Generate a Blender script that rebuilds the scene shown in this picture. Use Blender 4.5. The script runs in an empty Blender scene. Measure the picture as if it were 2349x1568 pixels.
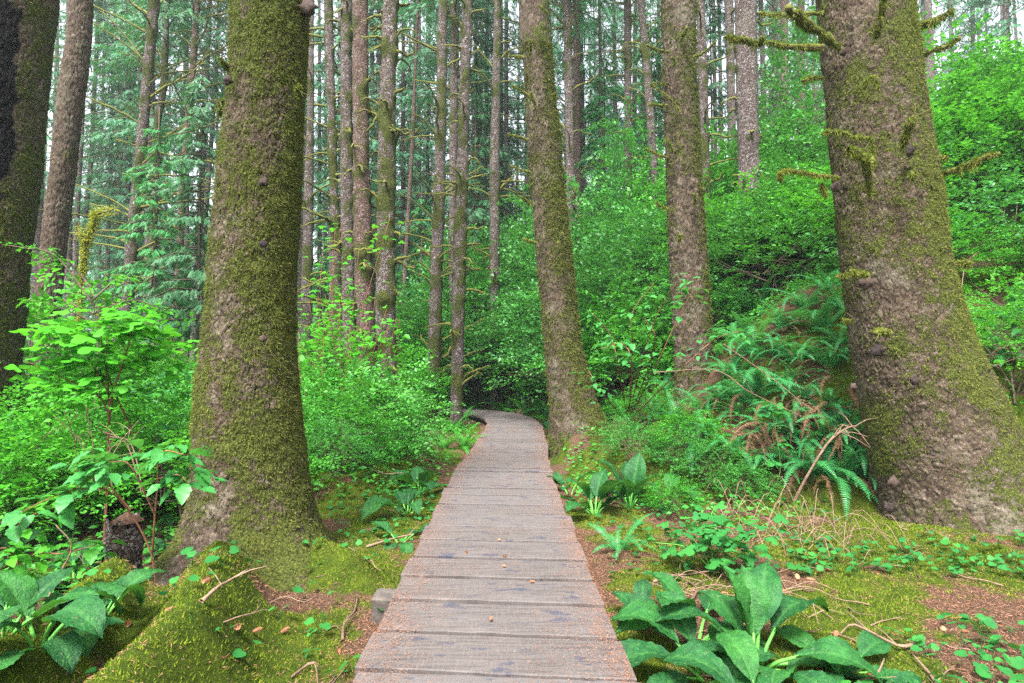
import bpy, math, random
import numpy as np
from mathutils import Vector, Matrix, Euler

# ------------------------------------------------------------------ camera, world, light, exposure
scene = bpy.context.scene
C = scene.collection
EXPOSURE = 3.15
HAZE = 0.0010
CAM_Z = 1.4
PITCH = math.radians(2.24)
cam_data = bpy.data.cameras.new('camera')
cam_data.sensor_width = 36.0
cam_data.lens = 20.0
cam_data.clip_start = 0.05
cam_data.clip_end = 2000.0
cam = bpy.data.objects.new('camera', cam_data)
C.objects.link(cam)
cam.location = (0.0, 0.0, CAM_Z)
cam.rotation_euler = (math.pi/2 + PITCH, 0, 0)
scene.camera = cam

SUN_EL, SUN_AZ = math.radians(58), math.radians(200)   # azimuth measured from +Y, clockwise
world = bpy.data.worlds.new('World')
scene.world = world
world.use_nodes = True
wn = world.node_tree.nodes; wl = world.node_tree.links
wn.clear()
sky = wn.new('ShaderNodeTexSky'); sky.sky_type = 'NISHITA'; sky.sun_disc = False
sky.sun_elevation = SUN_EL; sky.sun_rotation = SUN_AZ
sky.dust_density = 4.0; sky.air_density = 1.0; sky.ozone_density = 1.0
hs = wn.new('ShaderNodeHueSaturation'); hs.inputs['Saturation'].default_value = 0.28
bg = wn.new('ShaderNodeBackground'); bg.inputs['Strength'].default_value = 0.075
wo = wn.new('ShaderNodeOutputWorld')
wl.new(sky.outputs[0], hs.inputs['Color']); wl.new(hs.outputs[0], bg.inputs['Color']); wl.new(bg.outputs[0], wo.inputs[0])

sun_data = bpy.data.lights.new('sun', 'SUN')
sun_data.energy = 1.5; sun_data.angle = math.radians(14); sun_data.color = (1.0, 0.97, 0.92)
sun = bpy.data.objects.new('sun', sun_data); C.objects.link(sun)
sd = Vector((math.sin(SUN_AZ)*math.cos(SUN_EL), math.cos(SUN_AZ)*math.cos(SUN_EL), math.sin(SUN_EL)))
sun.rotation_euler = sd.to_track_quat('Z', 'Y').to_euler()
sun.location = (0, 0, 40)

vs = scene.view_settings
scene.display_settings.display_device = 'sRGB'
vs.view_transform = 'Standard'; vs.look = 'None'; vs.exposure = EXPOSURE; vs.gamma = 1.0; vs.use_curve_mapping = False
scene.cycles.use_denoising = False
scene.cycles.max_bounces = 7
scene.cycles.diffuse_bounces = 3
scene.cycles.glossy_bounces = 2
scene.cycles.sample_clamp_indirect = 2.0
scene.cycles.blur_glossy = 1.0
scene.cycles.transmission_bounces = 5
scene.cycles.transparent_max_bounces = 4
scene.cycles.use_adaptive_sampling = True
scene.cycles.adaptive_threshold = 0.01

rng = np.random.default_rng(11)
random.seed(11)

# ------------------------------------------------------------------ survey: bearings and distances of things in the place
FPX = 20.0/36.0*2349.0
CPX, CPY = 1174.5, 784.0
_c, _s = math.cos(PITCH), math.sin(PITCH)
def ray(px, py):
    u = (px-CPX)/FPX; v = -(py-CPY)/FPX
    return np.array([u, _c - v*_s, _s + v*_c])
def at(px, py, Y):
    d = ray(px, py); k = Y/d[1]
    return np.array([d[0]*k, Y, CAM_Z + d[2]*k])

# ------------------------------------------------------------------ numpy noise
def _hash(ix, iy, iz, seed):
    n = (ix.astype(np.int64)*374761393 + iy.astype(np.int64)*668265263 + iz.astype(np.int64)*1103515245 + seed*97531) & 0xffffffff
    n = ((n ^ (n >> 13))*1274126177) & 0xffffffff
    n = ((n ^ (n >> 16))*2246822519) & 0xffffffff
    return ((n ^ (n >> 15)) & 0xffffff)/float(0xffffff)
def vnoise(x, y, z, seed=0):
    x = np.asarray(x, float); y = np.asarray(y, float)+x*0; z = np.asarray(z, float)+x*0
    ix, iy, iz = np.floor(x), np.floor(y), np.floor(z)
    fx, fy, fz = x-ix, y-iy, z-iz
    fx = fx*fx*(3-2*fx); fy = fy*fy*(3-2*fy); fz = fz*fz*(3-2*fz)
    r = 0
    for dx in (0, 1):
        wx = fx if dx else 1-fx
        for dy in (0, 1):
            wy = fy if dy else 1-fy
            for dz in (0, 1):
                wz = fz if dz else 1-fz
                r = r + wx*wy*wz*_hash(ix+dx, iy+dy, iz+dz, seed)
    return r*2-1
def fbm(x, y, z, seed=0, octs=4):
    r = 0; a = 0.5; f = 1.0
    for o in range(octs):
        r = r + a*vnoise(x*f, y*f, z*f, seed+o*17); a *= 0.5; f *= 2.03
    return r
def worley(u, v, per, seed=0):
    iu, iv = np.floor(u), np.floor(v)
    f1 = np.full(u.shape, 9.0); f2 = np.full(u.shape, 9.0); idr = np.zeros(u.shape); dv = np.zeros(u.shape)
    for a in (-1, 0, 1):
        for b in (-1, 0, 1):
            cu, cv = iu+a, iv+b
            cw = np.mod(cu, per) if per else cu
            hx = _hash(cw, cv, cw*0, seed); hy = _hash(cw, cv, cw*0, seed+5)
            ddu = cu+hx-u; ddv = cv+hy-v
            d = np.sqrt(ddu**2+ddv**2)
            closer = d < f1
            f2 = np.where(closer, f1, np.minimum(f2, d))
            idr = np.where(closer, _hash(cw, cv, cw*0, seed+9), idr)
            dv = np.where(closer, ddv, dv)
            f1 = np.where(closer, d, f1)
    return f1, f2, idr, dv
def sstep(a, b, x):
    t = np.clip((x-a)/(b-a), 0, 1); return t*t*(3-2*t)

# ------------------------------------------------------------------ mesh helpers
def mesh_np(name, V, F, mat=None, attrs=None, smooth=True, uv=None):
    """V (n,3), F (m,k) all the same k"""
    V = np.ascontiguousarray(V, np.float32); F = np.ascontiguousarray(F, np.int32)
    m = bpy.data.meshes.new(name)
    k = F.shape[1]; nf = len(F)
    m.vertices.add(len(V)); m.vertices.foreach_set('co', V.ravel())
    m.loops.add(nf*k); m.loops.foreach_set('vertex_index', F.ravel())
    m.polygons.add(nf); m.polygons.foreach_set('loop_start', np.arange(0, nf*k, k, dtype=np.int32))
    m.polygons.foreach_set('use_smooth', np.full(nf, smooth, dtype=bool))
    m.update(calc_edges=True)
    if attrs:
        for an, arr in attrs.items():
            at_ = m.attributes.new(an, 'FLOAT', 'POINT'); at_.data.foreach_set('value', np.ascontiguousarray(arr, np.float32).ravel())
    if uv is not None:
        l = m.uv_layers.new(name='UVMap'); l.data.foreach_set('uv', np.ascontiguousarray(uv[F.ravel()], np.float32).ravel())
    if mat: m.materials.append(mat)
    return m
def link(name, mesh, parent=None, loc=None, rot=None, scale=None):
    o = bpy.data.objects.new(name, mesh); C.objects.link(o)
    if parent is not None: o.parent = parent
    if loc is not None: o.location = loc
    if rot is not None: o.rotation_euler = rot
    if scale is not None: o.scale = scale if hasattr(scale, '__len__') else (scale,)*3
    return o
def tag(o, label, cat, group=None, kind=None):
    o['label'] = label; o['category'] = cat
    if group: o['group'] = group
    if kind: o['kind'] = kind
    return o
def thing(name, label, cat, loc=(0, 0, 0), rotz=0.0, group=None, scale=None):
    o = link(name, None, None, loc, (0, 0, rotz), scale)
    return tag(o, label, cat, group)
def stuff(o): o['kind'] = 'stuff'; return o

class Buf:
    """collects triangles"""
    def __init__(s): s.V = []; s.F = []; s.n = 0
    def add(s, V, F):
        V = np.asarray(V, float); F = np.asarray(F, int)
        s.V.append(V); s.F.append(F+s.n); s.n += len(V)
    def arrays(s): return np.concatenate(s.V), np.concatenate(s.F)
    def mesh(s, name, mat, smooth=True):
        V, F = s.arrays(); return mesh_np(name, V, F, mat, smooth=smooth)
def stamp(tv, tf, pos, X, Yv, Z, scl):
    """place template (n,3)/(m,3) N times with local axes X,Y,Z (N,3) and scale (N,) or (N,3)"""
    N = len(pos); scl = np.asarray(scl, float)
    if scl.ndim == 1: scl = np.repeat(scl[:, None], 3, 1)
    M = np.stack([X*scl[:, :1], Yv*scl[:, 1:2], Z*scl[:, 2:3]], 1)      # N,3(axis),3
    V = np.einsum('ni,kij->knj', tv, M)+pos[:, None, :]
    F = tf[None]+np.arange(N)[:, None, None]*len(tv)
    return V.reshape(-1, 3), F.reshape(-1, tf.shape[1])
def unit(a): return a/np.maximum(np.linalg.norm(a, axis=-1, keepdims=True), 1e-9)
def frames(d, up=None, roll=None):
    """local frames: X along d, Z roughly up"""
    d = unit(np.asarray(d, float))
    u = np.tile(np.array([0, 0, 1.0]), (len(d), 1)) if up is None else up
    y = np.cross(u, d); bad = np.linalg.norm(y, axis=1) < 1e-3; y[bad] = (0, 1, 0); y = unit(y); z = np.cross(d, y)
    if roll is not None:
        c, s = np.cos(roll)[:, None], np.sin(roll)[:, None]
        y, z = y*c+z*s, z*c-y*s
    return d, y, z
def tube(pts, rad, k=6, cap=True, wob=0.0, seed=0):
    pts = np.asarray(pts, float); n = len(pts); rad = np.broadcast_to(np.asarray(rad, float), (n,))
    t = unit(np.gradient(pts, axis=0))
    ref = np.array([0, 0, 1.0]) if abs(t[:, 2]).mean() < 0.8 else np.array([1.0, 0, 0])
    y = unit(np.cross(ref, t)); z = np.cross(t, y)
    a = np.linspace(0, 2*np.pi, k, endpoint=False)
    r = np.repeat(rad[:, None], k, 1)
    if wob:
        r = r*(1+wob*np.random.default_rng(seed).uniform(-1, 1, (n, k)))
    V = pts[:, None]+r[..., None]*(np.cos(a)[None, :, None]*y[:, None]+np.sin(a)[None, :, None]*z[:, None])
    V = V.reshape(-1, 3)
    F = []
    for i in range(n-1):
        for j in range(k):
            a0 = i*k+j; a1 = i*k+(j+1) % k
            F += [(a0, a1, a1+k), (a0, a1+k, a0+k)]
    if cap:
        V = np.vstack([V, pts[-1]+t[-1]*rad[-1]*0.6]); c = len(V)-1
        F += [((n-1)*k+j, (n-1)*k+(j+1) % k, c) for j in range(k)]
    return V, np.array(F)
def curve_pts(ctrl, n):
    ctrl = np.asarray(ctrl, float); t = np.linspace(0, len(ctrl)-1, n)
    if len(ctrl) < 3: return np.stack([np.interp(t, range(len(ctrl)), ctrl[:, i]) for i in range(3)], 1)
    P = np.vstack([2*ctrl[0]-ctrl[1], ctrl, 2*ctrl[-1]-ctrl[-2]])
    out = []
    for q in t:
        i = min(int(q), len(ctrl)-2); f = q-i
        p0, p1, p2, p3 = P[i], P[i+1], P[i+2], P[i+3]
        out.append(0.5*((2*p1)+(-p0+p2)*f+(2*p0-5*p1+4*p2-p3)*f*f+(-p0+3*p1-3*p2+p3)*f**3))
    return np.array(out)

# ------------------------------------------------------------------ materials
class NT:
    def __init__(s, name):
        s.m = bpy.data.materials.new(name); s.m.use_nodes = True
        s.t = s.m.node_tree; s.t.nodes.clear()
        s.out = s.n('ShaderNodeOutputMaterial')
    def n(s, typ, **kw):
        nd = s.t.nodes.new(typ)
        for k, v in kw.items():
            if k.startswith('i_'):
                nd.inputs[k[2:].replace('_', ' ')].default_value = v
            else: setattr(nd, k, v)
        return nd
    def l(s, a, b): s.t.links.new(a, b)
    def ramp(s, fac, stops, interp='LINEAR'):
        r = s.n('ShaderNodeValToRGB'); cr = r.color_ramp; cr.interpolation = interp
        while len(cr.elements) < len(stops): cr.elements.new(0.5)
        for e, (p, c) in zip(cr.elements, stops): e.position = p; e.color = (*c, 1)
        s.l(fac, r.inputs[0]); return r.outputs[0]
    def mix(s, fac, a, b, typ='MIX'):
        m = s.n('ShaderNodeMix', data_type='RGBA', blend_type=typ)
        for sock, v in ((m.inputs[0], fac), (m.inputs[6], a), (m.inputs[7], b)):
            if hasattr(v, 'is_output'): s.l(v, sock)
            elif isinstance(v, tuple): sock.default_value = (*v, 1)
            else: sock.default_value = v
        return m.outputs[2]
    def math(s, op, a, b=0.0, c=None):
        m = s.n('ShaderNodeMath', operation=op)
        for i, v in enumerate((a, b) if c is None else (a, b, c)):
            if hasattr(v, 'is_output'): s.l(v, m.inputs[i])
            else: m.inputs[i].default_value = v
        return m.outputs[0]
    def noise(s, vec, scale, detail=3, rough=0.55, dist=0.0):
        x = s.n('ShaderNodeTexNoise', i_Scale=scale, i_Detail=detail, i_Roughness=rough, i_Distortion=dist)
        if vec is not None: s.l(vec, x.inputs['Vector'])
        return x.outputs[0]
    def attr(s, name):
        return s.n('ShaderNodeAttribute', attribute_name=name).outputs['Fac']
    def rng(s, v, a, b, c=0.0, d=1.0):
        m = s.n('ShaderNodeMapRange', interpolation_type='SMOOTHSTEP'); s.l(v, m.inputs[0])
        for i, q in zip((1, 2, 3, 4), (a, b, c, d)): m.inputs[i].default_value = q
        return m.outputs[0]
    def pbsdf(s, col, rough=0.8, spec=0.3, bump=None, bstr=0.5, bdist=0.01):
        p = s.n('ShaderNodeBsdfPrincipled')
        if hasattr(col, 'is_output'): s.l(col, p.inputs['Base Color'])
        else: p.inputs['Base Color'].default_value = (*col, 1)
        if hasattr(rough, 'is_output'): s.l(rough, p.inputs['Roughness'])
        else: p.inputs['Roughness'].default_value = rough
        p.inputs['Specular IOR Level'].default_value = spec
        if bump is not None:
            b = s.n('ShaderNodeBump', i_Strength=min(1, bstr), i_Distance=bdist); s.l(bump, b.inputs['Height']); s.l(b.outputs[0], p.inputs['Normal'])
        return p
    def done(s, sh): s.l(sh, s.out.inputs[0]); return s.m

def leaf_mat(name, cols, rough=0.45, spec=0.4, transl=0.35, island=True, veins=False):
    T = NT(name)
    g = T.n('ShaderNodeNewGeometry'); oi = T.n('ShaderNodeObjectInfo')
    if island:
        f = T.math('ADD', T.math('MULTIPLY', g.outputs['Random Per Island'], 0.52), T.math('MULTIPLY', oi.outputs['Random'], 0.48))
    else: f = oi.outputs['Random']
    n = len(cols)
    col = T.ramp(f, [(i/(n-1), c) for i, c in enumerate(cols)])
    tc = T.n('ShaderNodeTexCoord')
    nz = T.noise(tc.outputs['Object'], 14.0, 4, 0.7)
    col = T.mix(T.rng(nz, 0.3, 0.75, 0.0, 0.35), col, tuple(min(1, c*1.5+0.01) for c in cols[-1]))
    bump = None
    if veins:
        bump = T.noise(tc.outputs['Object'], 60.0, 2)
        spot = T.rng(T.noise(tc.outputs['Object'], 75.0, 2), 0.66, 0.70)
        col = T.mix(T.rng(T.noise(tc.outputs['Object'], 9.0, 4, 0.7), 0.35, 0.7, 0, 0.6), col, (0.004, 0.035, 0.014)); hole = T.rng(T.noise(tc.outputs['Object'], 22.0, 2), 0.72, 0.74, 0, 0.7); col = T.mix(hole, col, (0.10, 0.075, 0.02))
        col = T.mix(T.math('MULTIPLY', spot, 0.35), col, (0.30, 0.22, 0.10))
        at_ = T.attr('rib'); col = T.mix(T.math('MULTIPLY', at_, 0.45), col, (0.07, 0.22, 0.05))
    p = T.pbsdf(col, rough, spec, bump, 0.7, 0.012)
    tr = T.n('ShaderNodeBsdfTranslucent'); T.l(T.mix(0.5, col, (0.10, 0.30, 0.02)), tr.inputs[0])
    mx = T.n('ShaderNodeMixShader'); mx.inputs[0].default_value = transl
    T.l(p.outputs[0], mx.inputs[1]); T.l(tr.outputs[0], mx.inputs[2])
    return T.done(mx.outputs[0])

M = {}
M['huckle'] = leaf_mat('huckleberry_leaf', [(0.006, 0.040, 0.016), (0.014, 0.100, 0.024), (0.030, 0.190, 0.028), (0.085, 0.300, 0.030)], 0.45, 0.35, 0.35)
M['bright'] = leaf_mat('bright_leaf', [(0.010, 0.095, 0.012), (0.030, 0.220, 0.012), (0.085, 0.340, 0.012)], 0.5, 0.35, 0.45)
M['maple'] = leaf_mat('thin_lime_leaf', [(0.020, 0.200, 0.012), (0.045, 0.300, 0.012), (0.090, 0.360, 0.015)], 0.5, 0.3, 0.5)  # thin leaf, its own lime green
M['salmon'] = leaf_mat('salmonberry_leaf', [(0.010, 0.090, 0.022), (0.025, 0.170, 0.035), (0.055, 0.260, 0.045)], 0.45, 0.4, 0.4)
M['fern'] = leaf_mat('fern_leaf', [(0.015, 0.120, 0.040), (0.030, 0.200, 0.062), (0.060, 0.290, 0.065)], 0.45, 0.35, 0.40)
M['fern_light'] = leaf_mat('lady_fern_leaf', [(0.020, 0.170, 0.020), (0.040, 0.260, 0.025), (0.070, 0.320, 0.025)], 0.5, 0.35, 0.45)
M['fern_dead'] = leaf_mat('dead_fern_leaf', [(0.06, 0.030, 0.017), (0.12, 0.060, 0.032), (0.18, 0.105, 0.06)], 0.8, 0.2, 0.2)
M['cabbage'] = leaf_mat('skunk_cabbage_leaf', [(0.006, 0.052, 0.016), (0.012, 0.088, 0.020), (0.028, 0.135, 0.022)], 0.55, 0.22, 0.30, island=False, veins=True)
M['seedling'] = leaf_mat('seedling_leaf', [(0.006, 0.065, 0.020), (0.014, 0.120, 0.024), (0.035, 0.180, 0.026)], 0.6, 0.2, 0.3)
M['needle'] = leaf_mat('spruce_needle', [(0.012, 0.050, 0.030), (0.020, 0.095, 0.048), (0.035, 0.145, 0.060), (0.06, 0.18, 0.06)], 0.55, 0.3, 0.25)
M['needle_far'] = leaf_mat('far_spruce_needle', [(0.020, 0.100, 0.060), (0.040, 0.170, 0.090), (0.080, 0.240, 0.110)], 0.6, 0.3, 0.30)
M['hemlock'] = leaf_mat('hemlock_needle', [(0.015, 0.110, 0.030), (0.025, 0.180, 0.045), (0.050, 0.240, 0.050)], 0.5, 0.3, 0.3)
M['moss'] = leaf_mat('moss_blade', [(0.030, 0.024, 0.011), (0.042, 0.046, 0.010), (0.080, 0.088, 0.014), (0.16, 0.165, 0.032)], 0.85, 0.1, 0.20)
M['moss_ground'] = leaf_mat('ground_moss_blade', [(0.020, 0.040, 0.004), (0.050, 0.085, 0.006), (0.100, 0.145, 0.009), (0.17, 0.21, 0.014)], 0.85, 0.1, 0.3)
M['moss_limb'] = leaf_mat('limb_moss', [(0.040, 0.050, 0.008), (0.090, 0.105, 0.014), (0.165, 0.175, 0.030)], 0.85, 0.1, 0.25)
M['moss_yellow'] = leaf_mat('yellow_moss', [(0.13, 0.14, 0.012), (0.22, 0.22, 0.018), (0.34, 0.31, 0.03)], 0.85, 0.1, 0.3)
M['litter'] = leaf_mat('needle_litter', [(0.06, 0.026, 0.015), (0.16, 0.062, 0.032), (0.24, 0.108, 0.060), (0.30, 0.18, 0.12)], 0.8, 0.2, 0.05)
M['grassy'] = leaf_mat('herb_leaf', [(0.02, 0.15, 0.02), (0.04, 0.24, 0.025), (0.08, 0.30, 0.03)], 0.5, 0.3, 0.4)

def bark_mat(name, hero, plates, inner, moss_lo, moss_hi, mossbias=0.0, vscale=16.0):
    T = NT(name)
    tc = T.n('ShaderNodeTexCoord'); obj = tc.outputs['Object']
    if hero:
        idr = T.attr('plate'); edge = T.rng(T.attr('edge'), 0.05, 0.42)
    else:
        mp = T.n('ShaderNodeMapping'); mp.inputs['Scale'].default_value = (1, 1, 1.25); T.l(obj, mp.inputs[0])
        v1 = T.n('ShaderNodeTexVoronoi', i_Scale=vscale); nq = T.n('ShaderNodeTexNoise', i_Scale=9.0, i_Detail=3.0); T.l(obj, nq.inputs['Vector']); nsc = T.n('ShaderNodeVectorMath', operation='SCALE'); nsc.inputs['Scale'].default_value = 0.16; T.l(nq.outputs['Color'], nsc.inputs[0]); nad = T.n('ShaderNodeVectorMath', operation='ADD'); T.l(mp.outputs[0], nad.inputs[0]); T.l(nsc.outputs[0], nad.inputs[1]); T.l(nad.outputs[0], v1.inputs['Vector'])
        v2 = T.n('ShaderNodeTexVoronoi', feature='DISTANCE_TO_EDGE', i_Scale=vscale); T.l(nad.outputs[0], v2.inputs['Vector'])
        sp = T.n('ShaderNodeSeparateColor'); T.l(v1.outputs['Color'], sp.inputs[0]); idr = sp.outputs[0]
        edge = T.rng(v2.outputs['Distance'], 0.02, 0.14)
    col = T.ramp(idr, [(0.0, plates[0]), (0.35, plates[1]), (0.7, plates[2]), (1.0, plates[3])])
    fine = T.noise(obj, 55.0, 4, 0.65)
    vf = T.n('ShaderNodeTexVoronoi', i_Scale=70.0); 
    wv_ = T.n('ShaderNodeVectorMath', operation='ADD'); T.l(obj, wv_.inputs[0]); nn_ = T.n('ShaderNodeTexNoise', i_Scale=25.0, i_Detail=2.0)
    T.l(obj, nn_.inputs['Vector']); sc_ = T.n('ShaderNodeVectorMath', operation='SCALE'); sc_.inputs['Scale'].default_value = 0.05; T.l(nn_.outputs['Color'], sc_.inputs[0]); T.l(sc_.outputs[0], wv_.inputs[1])
    T.l(wv_.outputs[0], vf.inputs['Vector']); sp2 = T.n('ShaderNodeSeparateColor'); T.l(vf.outputs['Color'], sp2.inputs[0])
    col = T.mix(T.rng(sp2.outputs[0], 0.2, 0.9, 0, 0.45), col, plates[0]); col = T.mix(T.rng(sp2.outputs[1], 0.80, 0.95, 0, 0.5), col, plates[3])
    col = T.mix(T.rng(fine, 0.35, 0.7, 0, 0.55), col, inner)
    big = T.noise(obj, 2.3, 4, 0.6)
    col = T.mix(T.rng(big, 0.5, 0.75, 0, 0.5), col, (0.16, 0.15, 0.11))      # pale lichen bloom
    col = T.mix(T.math('SUBTRACT', 1.0, edge), col, inner)  # crack tone: inner bark, plus painted crack shade on the hero bark
    mo = T.attr('moss')
    mn = T.math('ADD', T.math('MULTIPLY', T.noise(obj, 34.0, 5, 0.75), 0.6), T.math('MULTIPLY', T.noise(obj, 11.0, 3, 0.6), 0.4))
    mf = T.rng(T.math('ADD', T.math('ADD', mo, T.math('MULTIPLY', T.math('SUBTRACT', mn, 0.5), 2.6)), mossbias), 0.40, 0.60)
    mcol = T.mix(T.rng(T.noise(obj, 60.0, 3, 0.7), 0.35, 0.68), moss_lo, moss_hi)
    col = T.mix(mf, col, mcol)
    h = T.math('ADD', T.math('MULTIPLY', fine, 0.5), T.math('MULTIPLY', edge, 0.0 if hero else 1.3))
    h = T.math('ADD', h, T.math('MULTIPLY', T.noise(obj, 120.0, 2), T.math('MULTIPLY', mf, 0.7)))
    h = T.math('ADD', h, T.math('MULTIPLY', sp2.outputs[2], 0.6))
    p = T.pbsdf(col, 0.9, 0.15, h, 0.9, 0.02 if hero else 0.03)
    return T.done(p.outputs[0])
PL = [(0.034, 0.023, 0.016), (0.070, 0.048, 0.034), (0.110, 0.080, 0.058), (0.20, 0.160, 0.125)]
MO_LO, MO_HI = (0.022, 0.027, 0.006), (0.092, 0.108, 0.018)
M['bark_hero'] = bark_mat('old_spruce_bark', True, PL, (0.016, 0.011, 0.008), MO_LO, MO_HI)  # crack colour deepened past inner bark to stand in for crack shade
M['bark_mid'] = bark_mat('scaly_spruce_bark', False, [(0.070, 0.055, 0.048), (0.125, 0.102, 0.092), (0.19, 0.165, 0.155), (0.32, 0.30, 0.30)], (0.060, 0.036, 0.030), MO_LO, MO_HI, 0.0, 19.0)
M['bark_red'] = bark_mat('reddish_bark', False, [(0.085, 0.055, 0.044), (0.14, 0.095, 0.078), (0.185, 0.135, 0.115), (0.27, 0.22, 0.20)], (0.07, 0.036, 0.028), MO_LO, MO_HI, -0.05, 19.0)
M['bark_far'] = bark_mat('far_bark', False, [(0.08, 0.065, 0.06), (0.13, 0.11, 0.102), (0.18, 0.16, 0.15), (0.24, 0.225, 0.22)], (0.08, 0.052, 0.045), MO_LO, MO_HI, -0.15, 9.0)

def plain(name, c1, c2, scale=20.0, rough=0.85, bstr=0.6):
    T = NT(name); tc = T.n('ShaderNodeTexCoord'); nz = T.noise(tc.outputs['Object'], scale, 4, 0.65)
    oi = T.n('ShaderNodeObjectInfo')
    f = T.math('ADD', nz, T.math('MULTIPLY', T.math('SUBTRACT', oi.outputs['Random'], 0.5), 0.4))
    return T.done(T.pbsdf(T.ramp(f, [(0.3, c1), (0.7, c2)]), rough, 0.2, nz, bstr, 0.01).outputs[0])
M['char'] = plain('charred_wood', (0.006, 0.006, 0.006), (0.03, 0.026, 0.024), 30)
M['knot'] = plain('dark_knot', (0.015, 0.010, 0.010), (0.06, 0.04, 0.032), 40)
M['twig'] = plain('bare_twig', (0.085, 0.052, 0.034), (0.21, 0.14, 0.095), 30)
M['twig_red'] = plain('reddish_stem', (0.10, 0.04, 0.025), (0.20, 0.09, 0.05), 30)
M['twig_dark'] = plain('shrub_stem', (0.04, 0.03, 0.02), (0.12, 0.09, 0.06), 20)
M['stalk'] = plain('leaf_stalk', (0.05, 0.22, 0.03), (0.12, 0.34, 0.06), 20, 0.5)
M['cone'] = plain('cone_scales', (0.20, 0.08, 0.04), (0.38, 0.20, 0.11), 60)
M['timber'] = plain('damp_timber', (0.06, 0.05, 0.045), (0.14, 0.12, 0.10), 14)

def limb_mat():
    T = NT('mossy_dead_limb'); tc = T.n('ShaderNodeTexCoord'); g = T.n('ShaderNodeNewGeometry')
    sx = T.n('ShaderNodeSeparateXYZ'); T.l(g.outputs['Normal'], sx.inputs[0])
    nz = T.noise(tc.outputs['Object'], 9.0, 3)
    f = T.rng(T.math('ADD', T.math('MULTIPLY', sx.outputs[2], 0.35), nz), 0.22, 0.50)
    mc = T.mix(T.noise(tc.outputs['Object'], 40.0, 2), (0.055, 0.062, 0.010), (0.150, 0.155, 0.030))
    col = T.mix(f, (0.11, 0.085, 0.07), mc)
    return T.done(T.pbsdf(col, 0.9, 0.15, T.noise(tc.outputs['Object'], 70.0, 3), 0.8, 0.02).outputs[0])
M['limb'] = limb_mat()

def plank_mat():
    T = NT('weathered_plank'); tc = T.n('ShaderNodeTexCoord'); obj = tc.outputs['Object']; oi = T.n('ShaderNodeObjectInfo')
    uvx = T.n('ShaderNodeSeparateXYZ'); T.l(tc.outputs['UV'], uvx.inputs[0])
    off = T.n('ShaderNodeVectorMath', operation='SCALE'); off.inputs[0].default_value = (17, 31, 7); T.l(oi.outputs['Random'], off.inputs['Scale'])
    ad = T.n('ShaderNodeVectorMath', operation='ADD'); T.l(obj, ad.inputs[0]); T.l(off.outputs[0], ad.inputs[1])
    mp = T.n('ShaderNodeMapping'); mp.inputs['Scale'].default_value = (1.2, 17, 1); T.l(ad.outputs[0], mp.inputs[0])
    grain = T.noise(mp.outputs[0], 2.6, 6, 0.7, 0.4)
    mp3 = T.n('ShaderNodeMapping'); mp3.inputs['Scale'].default_value = (60, 5, 1); T.l(ad.outputs[0], mp3.inputs[0])
    saw = T.noise(mp3.outputs[0], 2.0, 2)
    col = T.ramp(grain, [(0.22, (0.024, 0.020, 0.019)), (0.45, (0.068, 0.058, 0.055)), (0.8, (0.120, 0.106, 0.101))])
    col = T.mix(T.rng(saw, 0.45, 0.75, 0, 0.30), col, (0.135, 0.122, 0.118))
    col = T.mix(T.rng(oi.outputs['Random'], 0.0, 1.0, 0.0, 0.7), col, (0.092, 0.083, 0.083))
    # blue-black wear patches
    wp = T.n('ShaderNodeMapping'); wp.inputs['Scale'].default_value = (3.2, 7, 1); T.l(ad.outputs[0], wp.inputs[0])
    wn_ = T.rng(T.math('ADD', T.noise(wp.outputs[0], 1.6, 4, 0.6), T.math('MULTIPLY', T.math('SUBTRACT', grain, 0.5), 0.35)), 0.585, 0.67, 0, 0.8)
    col = T.mix(wn_, col, (0.030, 0.034, 0.055))
    # orange needle dust, heavier along both edges
    edge = T.math('ABSOLUTE', uvx.outputs[0])
    sp = T.noise(obj, 95.0, 3, 0.75)
    dens = T.rng(edge, 0.60, 1.0, 0.0, 0.07)
    patch = T.math('MULTIPLY', T.noise(tc.outputs['UV'], 2.6, 4), 0.24)
    fd = T.rng(T.math('ADD', T.math('ADD', sp, dens), patch), 0.73, 0.78, 0, 0.8)
    dust = T.mix(T.noise(obj, 160.0, 1), (0.17, 0.070, 0.040), (0.26, 0.14, 0.09))
    col = T.mix(fd, col, dust)
    h = T.math('ADD', T.math('MULTIPLY', grain, 1.0), T.math('ADD', T.math('MULTIPLY', saw, 0.3), T.math('MULTIPLY', fd, 0.4)))
    return T.done(T.pbsdf(col, 0.75, 0.3, h, 0.7, 0.006).outputs[0])
M['plank'] = plank_mat()

def ground_mat():
    T = NT('forest_floor'); tc = T.n('ShaderNodeTexCoord'); obj = tc.outputs['Object']
    n1 = T.noise(obj, 60.0, 5, 0.75); n2 = T.noise(obj, 7.0, 4); n3 = T.noise(obj, 170.0, 2)
    lit = T.ramp(n1, [(0.25, (0.028, 0.017, 0.012)), (0.45, (0.080, 0.046, 0.030)), (0.6, (0.16, 0.090, 0.056)), (0.8, (0.30, 0.19, 0.125))])
    mos = T.ramp(T.math('ADD', T.math('MULTIPLY', n1, 0.6), T.math('MULTIPLY', n2, 0.4)), [(0.3, (0.018, 0.030, 0.004)), (0.5, (0.050, 0.078, 0.007)), (0.7, (0.115, 0.150, 0.012))])
    mf = T.rng(T.math('ADD', T.attr('moss'), T.math('MULTIPLY', T.math('SUBTRACT', n2, 0.5), 0.9)), 0.40, 0.62)
    col = T.mix(mf, lit, mos)
    return T.done(T.pbsdf(col, 0.95, 0.1, T.math('ADD', n1, T.math('MULTIPLY', n3, 0.5)), 1.0, 0.03).outputs[0])
M['ground'] = ground_mat()

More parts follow.
